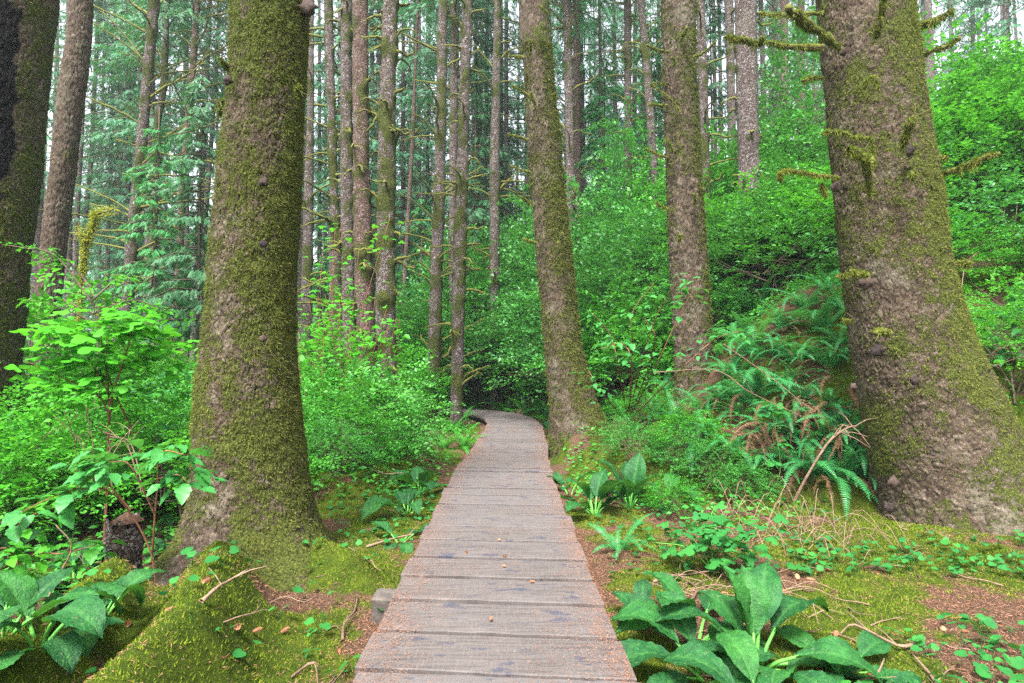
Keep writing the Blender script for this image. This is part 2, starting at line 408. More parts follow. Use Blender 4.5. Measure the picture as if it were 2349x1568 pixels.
# ------------------------------------------------------------------ terrain
TOE = np.array([(5.6, -6), (5.2, 3.0), (4.6, 5.7), (2.75, 6.9), (1.6, 8.5), (1.25, 10.5), (1.25, 14), (0.95, 15.8), (0.0, 17.5), (-1.8, 18.8), (-3.6, 20.0), (-4.8, 23), (-4.8, 34), (-4.2, 120)], float)
def toe_dist(x, y):
    best = np.full(np.shape(x), 1e9); sign = np.ones(np.shape(x))
    for a, b in zip(TOE[:-1], TOE[1:]):
        ab = b-a; t = np.clip(((x-a[0])*ab[0]+(y-a[1])*ab[1])/(ab@ab), 0, 1)
        dx, dy = x-(a[0]+t*ab[0]), y-(a[1]+t*ab[1]); d = np.hypot(dx, dy)
        cr = ab[0]*dy-ab[1]*dx
        near = d < best
        best = np.where(near, d, best); sign = np.where(near, np.where(cr < 0, 1.0, -1.0), sign)
    return best*sign
def ridge(x, y, pts, w, h):
    out = np.zeros(np.shape(x))
    for a, b in zip(pts[:-1], pts[1:]):
        a = np.array(a, float); b = np.array(b, float); ab = b[:2]-a[:2]
        t = np.clip(((x-a[0])*ab[0]+(y-a[1])*ab[1])/(ab@ab), 0, 1)
        d = np.hypot(x-(a[0]+t*ab[0]), y-(a[1]+t*ab[1]))
        out = np.maximum(out, np.exp(-(d/w)**2)*h)
    return out
PATH = np.array([(-0.08, -1.2), (-.08, 2.5), (-.1, 4.5), (-.12, 7.3), (-.05, 9.2), (.04, 12.0), (.02, 13.8), (-.25, 15.4), (-1.0, 16.7), (-2.3, 17.6), (-4.2, 18.2), (-6.5, 18.6)], float)
def path_dist(x, y):
    best = np.full(np.shape(x), 1e9)
    for a, b in zip(PATH[:-1], PATH[1:]):
        ab = b-a; t = np.clip(((x-a[0])*ab[0]+(y-a[1])*ab[1])/(ab@ab), 0, 1)
        best = np.minimum(best, np.hypot(x-(a[0]+t*ab[0]), y-(a[1]+t*ab[1])))
    return best
def Hbase(x, y):
    x = np.asarray(x, float); y = np.asarray(y, float)
    d = toe_dist(x, y)
    dd = np.maximum(d+0.25, 0)
    s = dd*dd/(dd+0.7)*0.90
    hill = 12.5*(1-np.exp(-s/12.5))
    z = -0.20 + hill + 0.05*fbm(x*0.7, y*0.7, 0, 3, 3)*1.2 + hill*0.06*fbm(x*0.35, y*0.35, 0, 9, 2)
    z = z - 0.30*sstep(-2.0, -3.4, x)*sstep(9, 3, y)          # wet hollow
    z = z - 0.35*sstep(-3, -12, x)
    z = z + ridge(x, y, [(-2.40, 3.45), (-2.30, 3.2), (-2.10, 2.6), (-1.9, 1.2)], 0.24, 0.50)
    z = z + ridge(x, y, [(-1.84, 3.60), (-1.70, 3.2), (-1.50, 2.6), (-1.35, 1.0)], 0.26, 0.50)
    z = z + ridge(x, y, [(-1.6, 4.5), (-1.2, 4.2)], 0.20, 0.24)
    z = z + ridge(x, y, [(3.7, 5.0), (4.3, 4.7), (5.5, 5.2)], 0.7, 0.14)
    z = z + ridge(x, y, [(1.05, 9.0), (1.7, 7.6), (2.6, 7.2)], 0.42, 0.50)
    z = z + ridge(x, y, [(-3.0, 7.4), (-1.95, 6.9), (-1.35, 8.6)], 0.35, 0.26)
    z = z + 1.15*np.exp(-(((x-4.3)/1.3)**2+((y-8.2)/1.3)**2))
    pd = path_dist(x, y)
    low = np.minimum(z, -0.15)
    k = sstep(0.62, 0.95, pd)
    return low*(1-k)+z*k
def Hf(x, y):
    z = Hbase(x, y); near = sstep(14, 6, y)
    return z + near*0.018*fbm(x*6, y*6, 0, 21, 3)
def H1(x, y): return float(Hf(np.array([x]), np.array([y]))[0])
def ground_hit(px, py):
    d = ray(px, py); ts = np.linspace(1.0, 60, 1500)
    P = np.array([0, 0, CAM_Z])+d[None]*ts[:, None]
    g = Hf(P[:, 0], P[:, 1]); below = np.where(P[:, 2] < g)[0]
    i = below[0] if len(below) else len(ts)-1
    return P[i, 0], P[i, 1], g[i]
def moss_field(x, y):
    n = fbm(x*1.6, y*1.6, 0, 41, 3)
    m = 0.55+n*0.95
    m = m+0.5*fbm(x*5, y*5, 0, 43, 3)
    m = m-ridge(x, y, [(-1.75, 3.95), (-1.45, 3.75)], .28, .6)
    m = m+0.55*sstep(-0.95, -1.25, x)*sstep(-2.9, -2.5, x)*sstep(3.9, 3.2, y)                  # mossy root mound
    m = m+ridge(x, y, [(-1.6, 4.0), (-1.2, 3.0)], 0.30, -0.55)
    m = m+ridge(x, y, [(-1.25, 4.9), (-1.15, 7.0)], 0.5, 0.40)
    m = m+ridge(x, y, [(2.0, 3.4), (2.1, 2.6)], 0.5, 0.30)
    m = m-0.30*sstep(0.95, 0.62, path_dist(x, y))
    m = m-ridge(x, y, [(2.9, 3.7), (3.3, 3.0), (1.2, 4.6)], 0.5, 0.12)
    return np.clip(m, 0, 1)
def grid_axis(lo, hi, dlo, dhi, fine, g):
    a = list(np.arange(dlo, dhi, fine)); s = fine; v = a[-1]
    while v < hi: s = min(s*g, 12); v += s; a.append(v)
    s = fine; v = a[0]; pre = []
    while v > lo: s = min(s*g, 12); v -= s; pre.append(v)
    return np.array(pre[::-1]+a)
gx = grid_axis(-320, 320, -3.4, 4.6, 0.034, 1.045); gy = grid_axis(-60, 420, 2.1, 6.6, 0.034, 1.04)
GX, GY = np.meshgrid(gx, gy); GZ = Hf(GX, GY)
GZ = GZ+sstep(9, 5, GY)*0.012*fbm(GX*22, GY*22, 0, 77, 2)
nxg, nyg = len(gx), len(gy)
idx = np.arange(nxg*nyg).reshape(nyg, nxg)
GF = np.stack([idx[:-1, :-1], idx[:-1, 1:], idx[1:, 1:], idx[1:, :-1]], -1).reshape(-1, 4)
gmesh = mesh_np('ground', np.stack([GX, GY, GZ], -1).reshape(-1, 3), GF, M['ground'], {'moss': moss_field(GX, GY)})
tag(link('ground', gmesh), 'forest floor of moss and rusty needle litter rising to a steep bank', 'ground', kind='structure')

# ------------------------------------------------------------------ boardwalk
seg = np.hypot(*np.diff(PATH, axis=0).T); PS = np.concatenate([[0], np.cumsum(seg)])
_dense = curve_pts(np.c_[PATH, np.zeros(len(PATH))], 400)[:, :2]
_ds = np.concatenate([[0], np.cumsum(np.hypot(*np.diff(_dense, axis=0).T))])
def path_at(s):
    x = np.interp(s, _ds, _dense[:, 0]); y = np.interp(s, _ds, _dense[:, 1])
    x2 = np.interp(s+0.25, _ds, _dense[:, 0]); y2 = np.interp(s+0.25, _ds, _dense[:, 1])
    x1 = np.interp(s-0.25, _ds, _dense[:, 0]); y1 = np.interp(s-0.25, _ds, _dense[:, 1])
    t = np.array([x2-x1, y2-y1]); t /= np.hypot(*t)
    return np.array([x, y]), t
bw = thing('boardwalk', 'weathered grey plank boardwalk strewn with rusty needles, bending away round the bank', 'boardwalk'); bw['kind'] = 'structure'
def make_plank(s0, s1, i):
    r = np.random.default_rng(500+i)
    nu, nv = 26, 4
    (c, t) = path_at((s0+s1)/2); nrm = np.array([t[1], -t[0]])
    ang = math.atan2(nrm[1], nrm[0])
    skew = -0.085 + r.normal(0, 0.006)
    hwl = 0.625+r.uniform(-0.012, 0.022); hwr = 0.625+r.uniform(-0.012, 0.022)
    us = np.linspace(-1, 1, nu); gap = 0.012+r.uniform(0, 0.006)
    vsn = np.linspace(0, 1, nv+1)
    th = 0.05; rows = []
    uvv = []
    prof = [(0, -th)] + [(0, -0.004)] + [(q, 0) for q in np.linspace(0.02, 0.98, nv)] + [(1, -0.004), (1, -th)]
    V = []; tiltx = r.normal(0, 0.0012); lift = r.uniform(-0.004, 0.004)
    rag0 = 0.005*vnoise(us*9, i*3.1, 0, 5); rag1 = 0.005*vnoise(us*9, i*3.1+50, 0, 6)
    for (q, z) in prof:
        for j, u in enumerate(us):
            tt = u*(hwr if u > 0 else hwl)
            # edges follow the path's curve
            s_here = s0+gap+(s1-s0-2*gap)*q
            ss = s_here+tt*math.tan(skew)+(rag0[j] if q < 0.5 else rag1[j])
            pc, pt = path_at(ss); pn = np.array([pt[1], -pt[0]])
            P = pc+pn*tt
            zz = z+lift+tiltx*(q-0.5)*6+(0.0022*vnoise(u*5, q*2+i*7, 0, 8) if z > -0.02 else 0)
            V.append((P[0], P[1], zz)); uvv.append((u, ss))
    V = np.array(V).reshape(-1, 3); npf = len(prof)
    cen = V.mean(0)
    L = V-np.array([c[0], c[1], 0]); ca, sa = math.cos(-ang), math.sin(-ang)
    L = np.c_[L[:, 0]*ca-L[:, 1]*sa, L[:, 0]*sa+L[:, 1]*ca, L[:, 2]]
    id_ = np.arange(npf*nu).reshape(npf, nu)
    F = np.stack([id_[:-1, :-1], id_[:-1, 1:], id_[1:, 1:], id_[1:, :-1]], -1).reshape(-1, 4)
    bottom = np.stack([id_[-1, :-1], id_[-1, 1:], id_[0, 1:], id_[0, :-1]], -1)
    e0 = np.array([[id_[k, 0], id_[k+1, 0], id_[npf-1-k-1, 0], id_[npf-1-k, 0]] for k in range(npf//2-0) if k+1 < npf-1-k-1])
    e1 = np.array([[id_[npf-1-k, -1], id_[npf-1-k-1, -1], id_[k+1, -1], id_[k, -1]] for k in range(npf//2-0) if k+1 < npf-1-k-1])
    F = np.concatenate([F, bottom, e0, e1])
    m = mesh_np('plank', L, F, M['plank'], smooth=False, uv=np.array(uvv))
    link('plank', m, bw, (c[0], c[1], 0), (0, 0, ang))
s = 0.3; i = 0
stot = _ds[-1]-0.5
while s < stot:
    w = (0.39 if s < 7 else 0.33)+random.uniform(-0.012, 0.012)
    make_plank(s, s+w, i); s += w; i += 1
# stringers and sleepers under the planks
def box_mesh(name, sx, sy, sz, mat, bev=0.008, rough=0.0, seed=0):
    r = np.random.default_rng(seed)
    n = [max(2, int(q/0.12)+2) for q in (sx, sy)]
    xs = np.linspace(-sx/2, sx/2, n[0]); ys = [-sy/2, -sy/2+bev, sy/2-bev, sy/2]
    ring = [(-sy/2, -sz), (-sy/2, -bev), (-sy/2+bev, 0), (sy/2-bev, 0), (sy/2, -bev), (sy/2, -sz)]
    V = []
    for x in xs:
        for (y, z) in ring: V.append((x, y+r.normal(0, rough), z+r.normal(0, rough)))
    k = len(ring); F = []
    for a in range(len(xs)-1):
        for b in range(k):
            b2 = (b+1) % k; F += [(a*k+b, a*k+b2, (a+1)*k+b2), (a*k+b, (a+1)*k+b2, (a+1)*k+b)]
    for e, fl in ((0, 1), (len(xs)-1, 0)):
        for b in range(1, k-1):
            t = (e*k, e*k+b, e*k+b+1); F.append(t if not fl else t[::-1])
    return mesh_np(name, np.array(V), np.array(F), mat, smooth=False)
slp = box_mesh('sleeper', 1.12, 0.14, 0.30, M['timber'], 0.012, 0.002); slq = box_mesh('sleeper', 1.30, 0.16, 0.30, M['timber'], 0.012, 0.002)
for s in (1.2, 3.05, 4.85, 6.9, 9.0, 11.2, 13.4):
    p, t = path_at(s); link('sleeper', slq if s == 4.85 else slp, bw, (p[0]-(0.13 if s == 4.85 else 0), p[1], -0.056), (0, 0, math.atan2(-t[0], t[1])-0.05))
for side in (-0.45, 0.45):
    pts = [np.append(path_at(q)[0]+np.array([path_at(q)[1][1], -path_at(q)[1][0]])*side, -0.12) for q in np.arange(0.3, stot, 0.5)]
    V, F = tube(np.array(pts), 0.07, 4); link('stringer', mesh_np('stringer', V, F, M['timber'], smooth=False), bw)
# loose needles and cone scales lying on the planks
def flakes(name, X, Y, Z, ln, wd, mat, r, flat=0.25):
    N = len(X)
    a = r.uniform(0, 2*np.pi, N); d = np.c_[np.cos(a), np.sin(a), r.normal(0, flat, N)]
    x, y, z = frames(d, roll=r.normal(0, 0.5, N))
    tv = np.array([(-.5, 0, 0), (0, -.5, .15), (.5, 0, 0), (0, .5, .15)], float); tf = np.array([(0, 1, 2), (0, 2, 3)])
    V, F = stamp(tv, tf, np.c_[X, Y, Z], x, y, z, np.c_[ln, wd, wd])
    return mesh_np(name, V, F, mat, smooth=False)
r = np.random.default_rng(7)
NL = 46000
sL = 2.2+11.0*r.uniform(0, 1, NL)**1.7+0.8; u = r.uniform(-1, 1, NL)
edgeb = r.uniform(0, 1, NL) < 0.55
u = np.where(edgeb, np.sign(u)*(1-np.abs(r.normal(0, 0.20, NL))), u); u = np.clip(u, -1.01, 1.01)
dn = vnoise(u*2.5, sL*1.3, 0, 66)+0.6*vnoise(u*8, sL*5, 0, 67)
keep = (dn > -0.1+.3*r.uniform(0, 1, NL)) & (~edgeb | (dn > 0)) | (edgeb & (r.uniform(0, 1, NL) < .55)); sL, u = sL[keep], u[keep]
px = np.interp(sL, _ds, _dense[:, 0]); py = np.interp(sL, _ds, _dense[:, 1])
PX = px+u*0.63; N = len(PX)
m = flakes('needle_litter', PX, py, np.full(N, 0.005), r.uniform(0.006, 0.016, N)*(0.8+py*0.05), r.uniform(0.0016, 0.004, N)*(0.8+py*0.07), M['litter'], r)
tag(link('needle_litter', m), 'rusty dropped needles and cone scales scattered over the planks', 'litter', kind='stuff')

# ------------------------------------------------------------------ trunks
def prof_arrays(prof, Y):
    P = []
    for (py, xl, xr) in prof:
        a = at(xl, py, Y); b = at(xr, py, Y); a1 = math.atan2(a[0], Y); a2 = math.atan2(b[0], Y); ac, be = (a1+a2)/2, (a2-a1)/2
        P.append((a[2], Y*math.tan(ac), Y/math.cos(ac)*math.sin(be)-(0.012 if Y < 12 else 0.0)))
    return np.array(sorted(P))
def prof_fn(P, z):
    zs = P[:, 0]
    cx = np.interp(z, zs, P[:, 1]); R = np.interp(z, zs, P[:, 2])
    k = min(4, len(P)-1)
    sl = (P[-1, 1]-P[-1-k, 1])/(P[-1, 0]-P[-1-k, 0]); slr = min(-0.006, (P[-1, 2]-P[-1-k, 2])/(P[-1, 0]-P[-1-k, 0]))
    up = np.maximum(z-zs[-1], 0); cx = cx+sl*up; R = np.maximum(R+slr*up, 0.04)
    sl0 = (P[1, 1]-P[0, 1])/(P[1, 0]-P[0, 0]); slr0 = min(0, (P[1, 2]-P[0, 2])/(P[1, 0]-P[0, 0]))
    dn = np.minimum(z-zs[0], 0); cx = cx+sl0*dn; R = R+slr0*dn
    return cx, R
TREES = {}
def fuzz(name, V, N, W, count, ln, wd, mat, seed, hang=0.35, parent=None):
    """moss blades rooted on points V with normals N, chosen by weight W"""
    r = np.random.default_rng(seed)
    p = np.clip(W, 0, None); p = p/p.sum(); i = r.choice(len(V), count, p=p)
    pos = V[i]+r.normal(0, 0.008, (count, 3)); n = N[i]
    d = unit(n*0.75+r.normal(0, 0.55, (count, 3))+np.array([0, 0, -hang]))
    side = unit(np.cross(d, n+r.normal(0, .5, (count, 3))))
    L = ln*r.uniform(0.5, 1.4, count)[:, None]; w = wd*r.uniform(0.6, 1.4, count)[:, None]
    base = pos-n*0.006
    A = base-side*w; B = base+side*w; T_ = base+d*L+np.array([0, 0, -hang])*L*0.4
    VV = np.stack([A, B, T_], 1).reshape(-1, 3); F = np.arange(count*3).reshape(-1, 3)
    return stuff(link(name, mesh_np(name, VV, F, mat, smooth=False), parent))
def hero_trunk(key, prof, Y, zlow, ztop, nth, dz, pu, pv, amp, mossf, butts, label, mat='bark_hero', fz=0, seed=1, lump=0.02, scar=None, yc=None, cat='tree', name='spruce_tree', group=None, fl=0.028, fw=0.0045):
    P = prof_arrays(prof, Y); zs = np.arange(zlow, ztop, dz)
    cx0, R0 = prof_fn(P, zs)
    base = np.array([cx0[0], Y, zlow])
    t = thing(name, label, cat, base, 0, group)
    th = np.linspace(0, 2*np.pi, nth, endpoint=False)
    TH, Z = np.meshgrid(th, zs); CX = np.repeat(cx0[:, None], nth, 1); R = np.repeat(R0[:, None], nth, 1)
    for (ad, A_, hk, pw) in butts:
        dth = np.cos(TH-math.radians(ad)); R = R+A_*np.exp(-np.maximum(Z-butts_z0, 0)/hk)*np.maximum(0, dth)**pw if False else R+A_*np.exp(-np.maximum(Z-(zlow+0.3), 0)/hk)*np.maximum(0, dth)**pw
    Rm = float(np.median(R0)); cxn, sn = np.cos(TH), np.sin(TH)
    ex, ey = cxn*Rm, sn*Rm
    R = R+lump*1.6*fbm(ex*1.5, ey*1.5, Z*0.8, seed, 2)+lump*0.4*fbm(ex*5, ey*5, Z*4, seed+3, 3)
    per = max(6, int(round(2*math.pi*Rm/pu)))
    wu = 0.9*fbm(ex*7, ey*7, Z*5, seed+30, 3)+0.45*vnoise(ex*24, ey*24, Z*17, seed+32); wv = 1.1*fbm(ex*6+9, ey*6, Z*6, seed+31, 3)+0.5*vnoise(ex*22, ey*22, Z*22, seed+33)
    f1, f2, idr, dv = worley(TH/(2*np.pi)*per+wu, Z/pv+wv, per, seed+40)
    g1, g2, idq, dq = worley(TH/(2*np.pi)*per*2+wu*1.6, Z/pv*1.7+wv*1.6, per*2, seed+47)
    crackw = 0.17+0.16*vnoise(ex*11, ey*11, Z*8, seed+35)
    edge = np.clip((f2-f1)/np.maximum(crackw, .05), 0, 1)*(0.45+0.55*np.clip((g2-g1)/0.22, 0, 1))
    idr = 0.55*idr+0.45*idq; dv = 0.6*dv+0.3*dq
    moss = np.clip(mossf(TH, Z, cxn, sn, Z-zlow)+0.55*fbm(ex*3.2, ey*3.2, Z*2.4, seed+60, 3)+0.28*fbm(ex*14, ey*14, Z*9, seed+61, 2), 0, 1)
    mclump = np.clip(0.5+0.9*fbm(ex*20, ey*20, Z*15, seed+62, 2), 0, 1)
    disp = amp*(edge*(0.55+0.95*idr)+0.75*dv*edge) + amp*0.45*fbm(ex*17, ey*17, Z*8, seed+70, 3)
    disp = disp*(1-0.5*moss)+moss*(0.010+0.018*mclump)*min(1.4, amp/0.014)
    R = R+disp-amp*0.5
    X = CX+R*cxn; Yy = Y+R*sn
    Vw = np.stack([X, Yy, Z], -1).reshape(-1, 3)
    # points must keep clear of the origin of the empty
    idg = np.arange(len(zs)*nth).reshape(len(zs), nth)
    a = idg[:-1]; b = np.roll(idg, -1, 1)[:-1]; c = np.roll(idg, -1, 1)[1:]; d = idg[1:]
    F = np.stack([a, b, c, d], -1).reshape(-1, 4)
    attrs = {'moss': moss, 'plate': idr, 'edge': edge}
    if scar is not None:
        sc = scar(TH, Z, ex, ey); attrs['char'] = sc; moss[:] = moss*(1-sc)
        attrs['moss'] = moss
    me = mesh_np('trunk', Vw-base, F, M[mat], attrs)
    link('trunk', me, t)
    NN = np.stack([cxn, sn, cxn*0], -1).reshape(-1, 3)
    if fz:
        front = np.clip(0.55-NN[:, 1], 0.12, 1) if True else 1
        W = (moss**1.5).ravel()*front*(Z.ravel() < zlow+7.5)
        fuzz('moss', Vw-base, NN, W, fz, fl, fw, M['moss'], seed+5, parent=t)
    TREES[key] = dict(obj=t, P=P, Y=Y, base=base)
    return t
def add_char(mat):      # charred wood where the attribute says so
    T = mat.node_tree; n = T.nodes; out = [q for q in n if q.type == 'OUTPUT_MATERIAL'][0]
    src = out.inputs[0].links[0].from_socket
    at_ = n.new('ShaderNodeAttribute'); at_.attribute_name = 'char'
    p = n.new('ShaderNodeBsdfPrincipled'); p.inputs['Base Color'].default_value = (0.003, 0.0025, 0.0025, 1); p.inputs['Roughness'].default_value = 0.9; p.inputs['Specular IOR Level'].default_value = 0.1
    mx = n.new('ShaderNodeMixShader'); T.links.new(at_.outputs['Fac'], mx.inputs[0]); T.links.new(src, mx.inputs[1]); T.links.new(p.outputs[0], mx.inputs[2]); T.links.new(mx.outputs[0], out.inputs[0])
M['bark_char'] = bark_mat('burnt_spruce_bark', True, PL, (0.016, 0.011, 0.008), MO_LO, MO_HI); add_char(M['bark_char'])  # same crack colour, inner bark darkened with painted crack shade

# the big mossy spruce beside the planks
PA = [(-60, 533, 712), (0, 531, 710), (100, 524, 707), (200, 517, 702), (300, 508, 697), (400, 492, 695), (500, 487, 690), (600, 477, 684), (700, 470, 681), (784, 462, 681), (884, 447, 689),
      (984, 442, 697), (1084, 440, 707), (1184, 438, 722), (1234, 436, 738), (1284, 430, 762), (1334, 412, 796), (1384, 385, 815)]
def moss_A(TH, Z, c, s, h): return 0.51+0.12*(c > 0)*1.0-0.10*np.exp(-((TH-math.radians(262))/0.28)**2)*sstep(3.0, 2.0, h)-1.1*np.exp(-((TH-math.radians(258))/0.26)**2)*sstep(0.75, 0.55, h)*sstep(0.25, 0.4, h)
hero_trunk('A', PA, 4.6, -0.45, 7.6, 420, 0.0125, 0.045, 0.068, 0.016, moss_A, [(-125, 0.30, 0.22, 4), (-80, 0.16, 0.20, 5), (-35, 0.22, 0.22, 5), (90, 0.3, 0.4, 3), (-160, 0.1, 0.3, 4)],
           'massive moss-furred spruce trunk flaring onto a mossy root mound beside the boardwalk', fz=125000, seed=3, lump=0.018, fl=.020, fw=.0032)
# the widest spruce on the bank
PR = [(-60, 1866, 2082), (0, 1872, 2092), (100, 1880, 2107), (200, 1892, 2122), (300, 1900, 2137), (400, 1910, 2157), (500, 1920, 2170), (600, 1927, 2185), (700, 1940, 2212), (784, 1947, 2242),
      (884, 1962, 2297), (984, 1980, 2352), (1084, 1997, 2430), (1150, 2006, 2500), (1214, 2012, 2580)]
def moss_R(TH, Z, c, s, h): return 0.40+0.32*sstep(-0.25, 0.55, c)+0.16*sstep(1.2, 0.2, h)*(c > -0.3)+0.08*sstep(3.5, 5.5, h)
hero_trunk('R', PR, 5.75, -0.5, 8.8, 470, 0.0145, 0.048, 0.060, 0.015, moss_R, [(-105, 0.10, 0.3, 6), (-60, 0.12, 0.4, 4), (90, 0.4, 0.5, 3), (-150, 0.10, 0.22, 5)],
           'widest spruce with a swollen mossy foot on the bank and mossy limb stubs', fz=100000, seed=13, lump=0.02, fl=.020, fw=.0034)
PL0 = [(-60, -108, 140), (0, -110, 135), (75, -118, 125), (250, -130, 108), (400, -142, 95), (500, -152, 82), (575, -158, 70), (700, -172, 62), (784, -182, 55), (984, -200, 40), (1159, -222, 34), (1250, -250, 40)]
def moss_L(TH, Z, c, s, h): return 0.34+0.16*c
def scar(TH, Z, ex, ey):
    n = 0.35*fbm(ex*9, ey*9, Z*7, 90, 3)
    a = (TH-math.radians(308))/0.50; zz = (Z-4.3)/1.5
    return sstep(1.0, 0.85, np.sqrt(a*a+zz*zz)+n*1.3)
hero_trunk('L0', PL0, 6.6, -0.9, 8.5, 260, 0.022, 0.055, 0.080, 0.018, moss_L, [(-90, .15, .4, 4), (0, .15, .4, 4)],
           'dark trunk at the edge of the view with a charred black scar high on it', mat='bark_char', fz=22000, seed=23, scar=scar)
PB = [(-60, 1188, 1256), (0, 1191, 1259), (100, 1195, 1264), (200, 1203, 1273), (300, 1209, 1284), (400, 1216, 1291), (500, 1223, 1304), (600, 1231, 1314), (700, 1241, 1323), (784, 1246, 1333),
      (834, 1251, 1345), (884, 1256, 1358), (934, 1259, 1372), (984, 1259, 1392), (1020, 1258, 1410), (1050, 1256, 1425)]
def moss_B(TH, Z, c, s, h): return 0.30+0.26*sstep(-0.3, 0.5, c)+0.2*sstep(1.5, 0.3, h)*(c > -0.2)
hero_trunk('B', PB, 10.0, -0.4, 13.0, 190, 0.028, 0.070, 0.095, 0.020, moss_B, [(-30, .18, .35, 4), (-100, .08, .25, 5), (90, .2, .4, 3)],
           'leaning spruce growing right at the edge of the boardwalk bend, mossy on its uphill side', fz=34000, seed=33, lump=0.02, fl=0.04, fw=0.007)
PC = [(-60, 1516, 1593), (0, 1517, 1595), (100, 1518, 1596), (200, 1520, 1600), (350, 1525, 1607), (500, 1530, 1616), (650, 1537, 1627), (784, 1545, 1634), (884, 1548, 1645), (950, 1545, 1652)]
def moss_C(TH, Z, c, s, h): return 0.27+0.30*sstep(0.0, 0.8, c)
hero_trunk('C', PC, 9.2, 0.1, 12.3, 200, 0.026, 0.075, 0.080, 0.024, moss_C, [(-60, .1, .3, 4)],
           'straight scaly spruce rising out of the ferns with short mossy stubs', fz=12000, seed=43, lump=0.018, fl=0.04, fw=0.007)
PL1 = [(-60, 160, 219), (0, 157, 215), (100, 150, 210), (200, 132, 198), (300, 122, 185), (400, 112, 176), (500, 97, 163), (600, 87, 152), (700, 75, 143), (784, 68, 140)]
def moss_1(TH, Z, c, s, h): return 0.12+0.10*c
hero_trunk('L1', PL1, 11.0, -1.0, 13.6, 150, 0.035, 0.085, 0.090, 0.024, moss_1, [(-90, .1, .4, 4)],
           'curving pinkish-grey scaly trunk close behind the charred trunk', fz=0, seed=53)

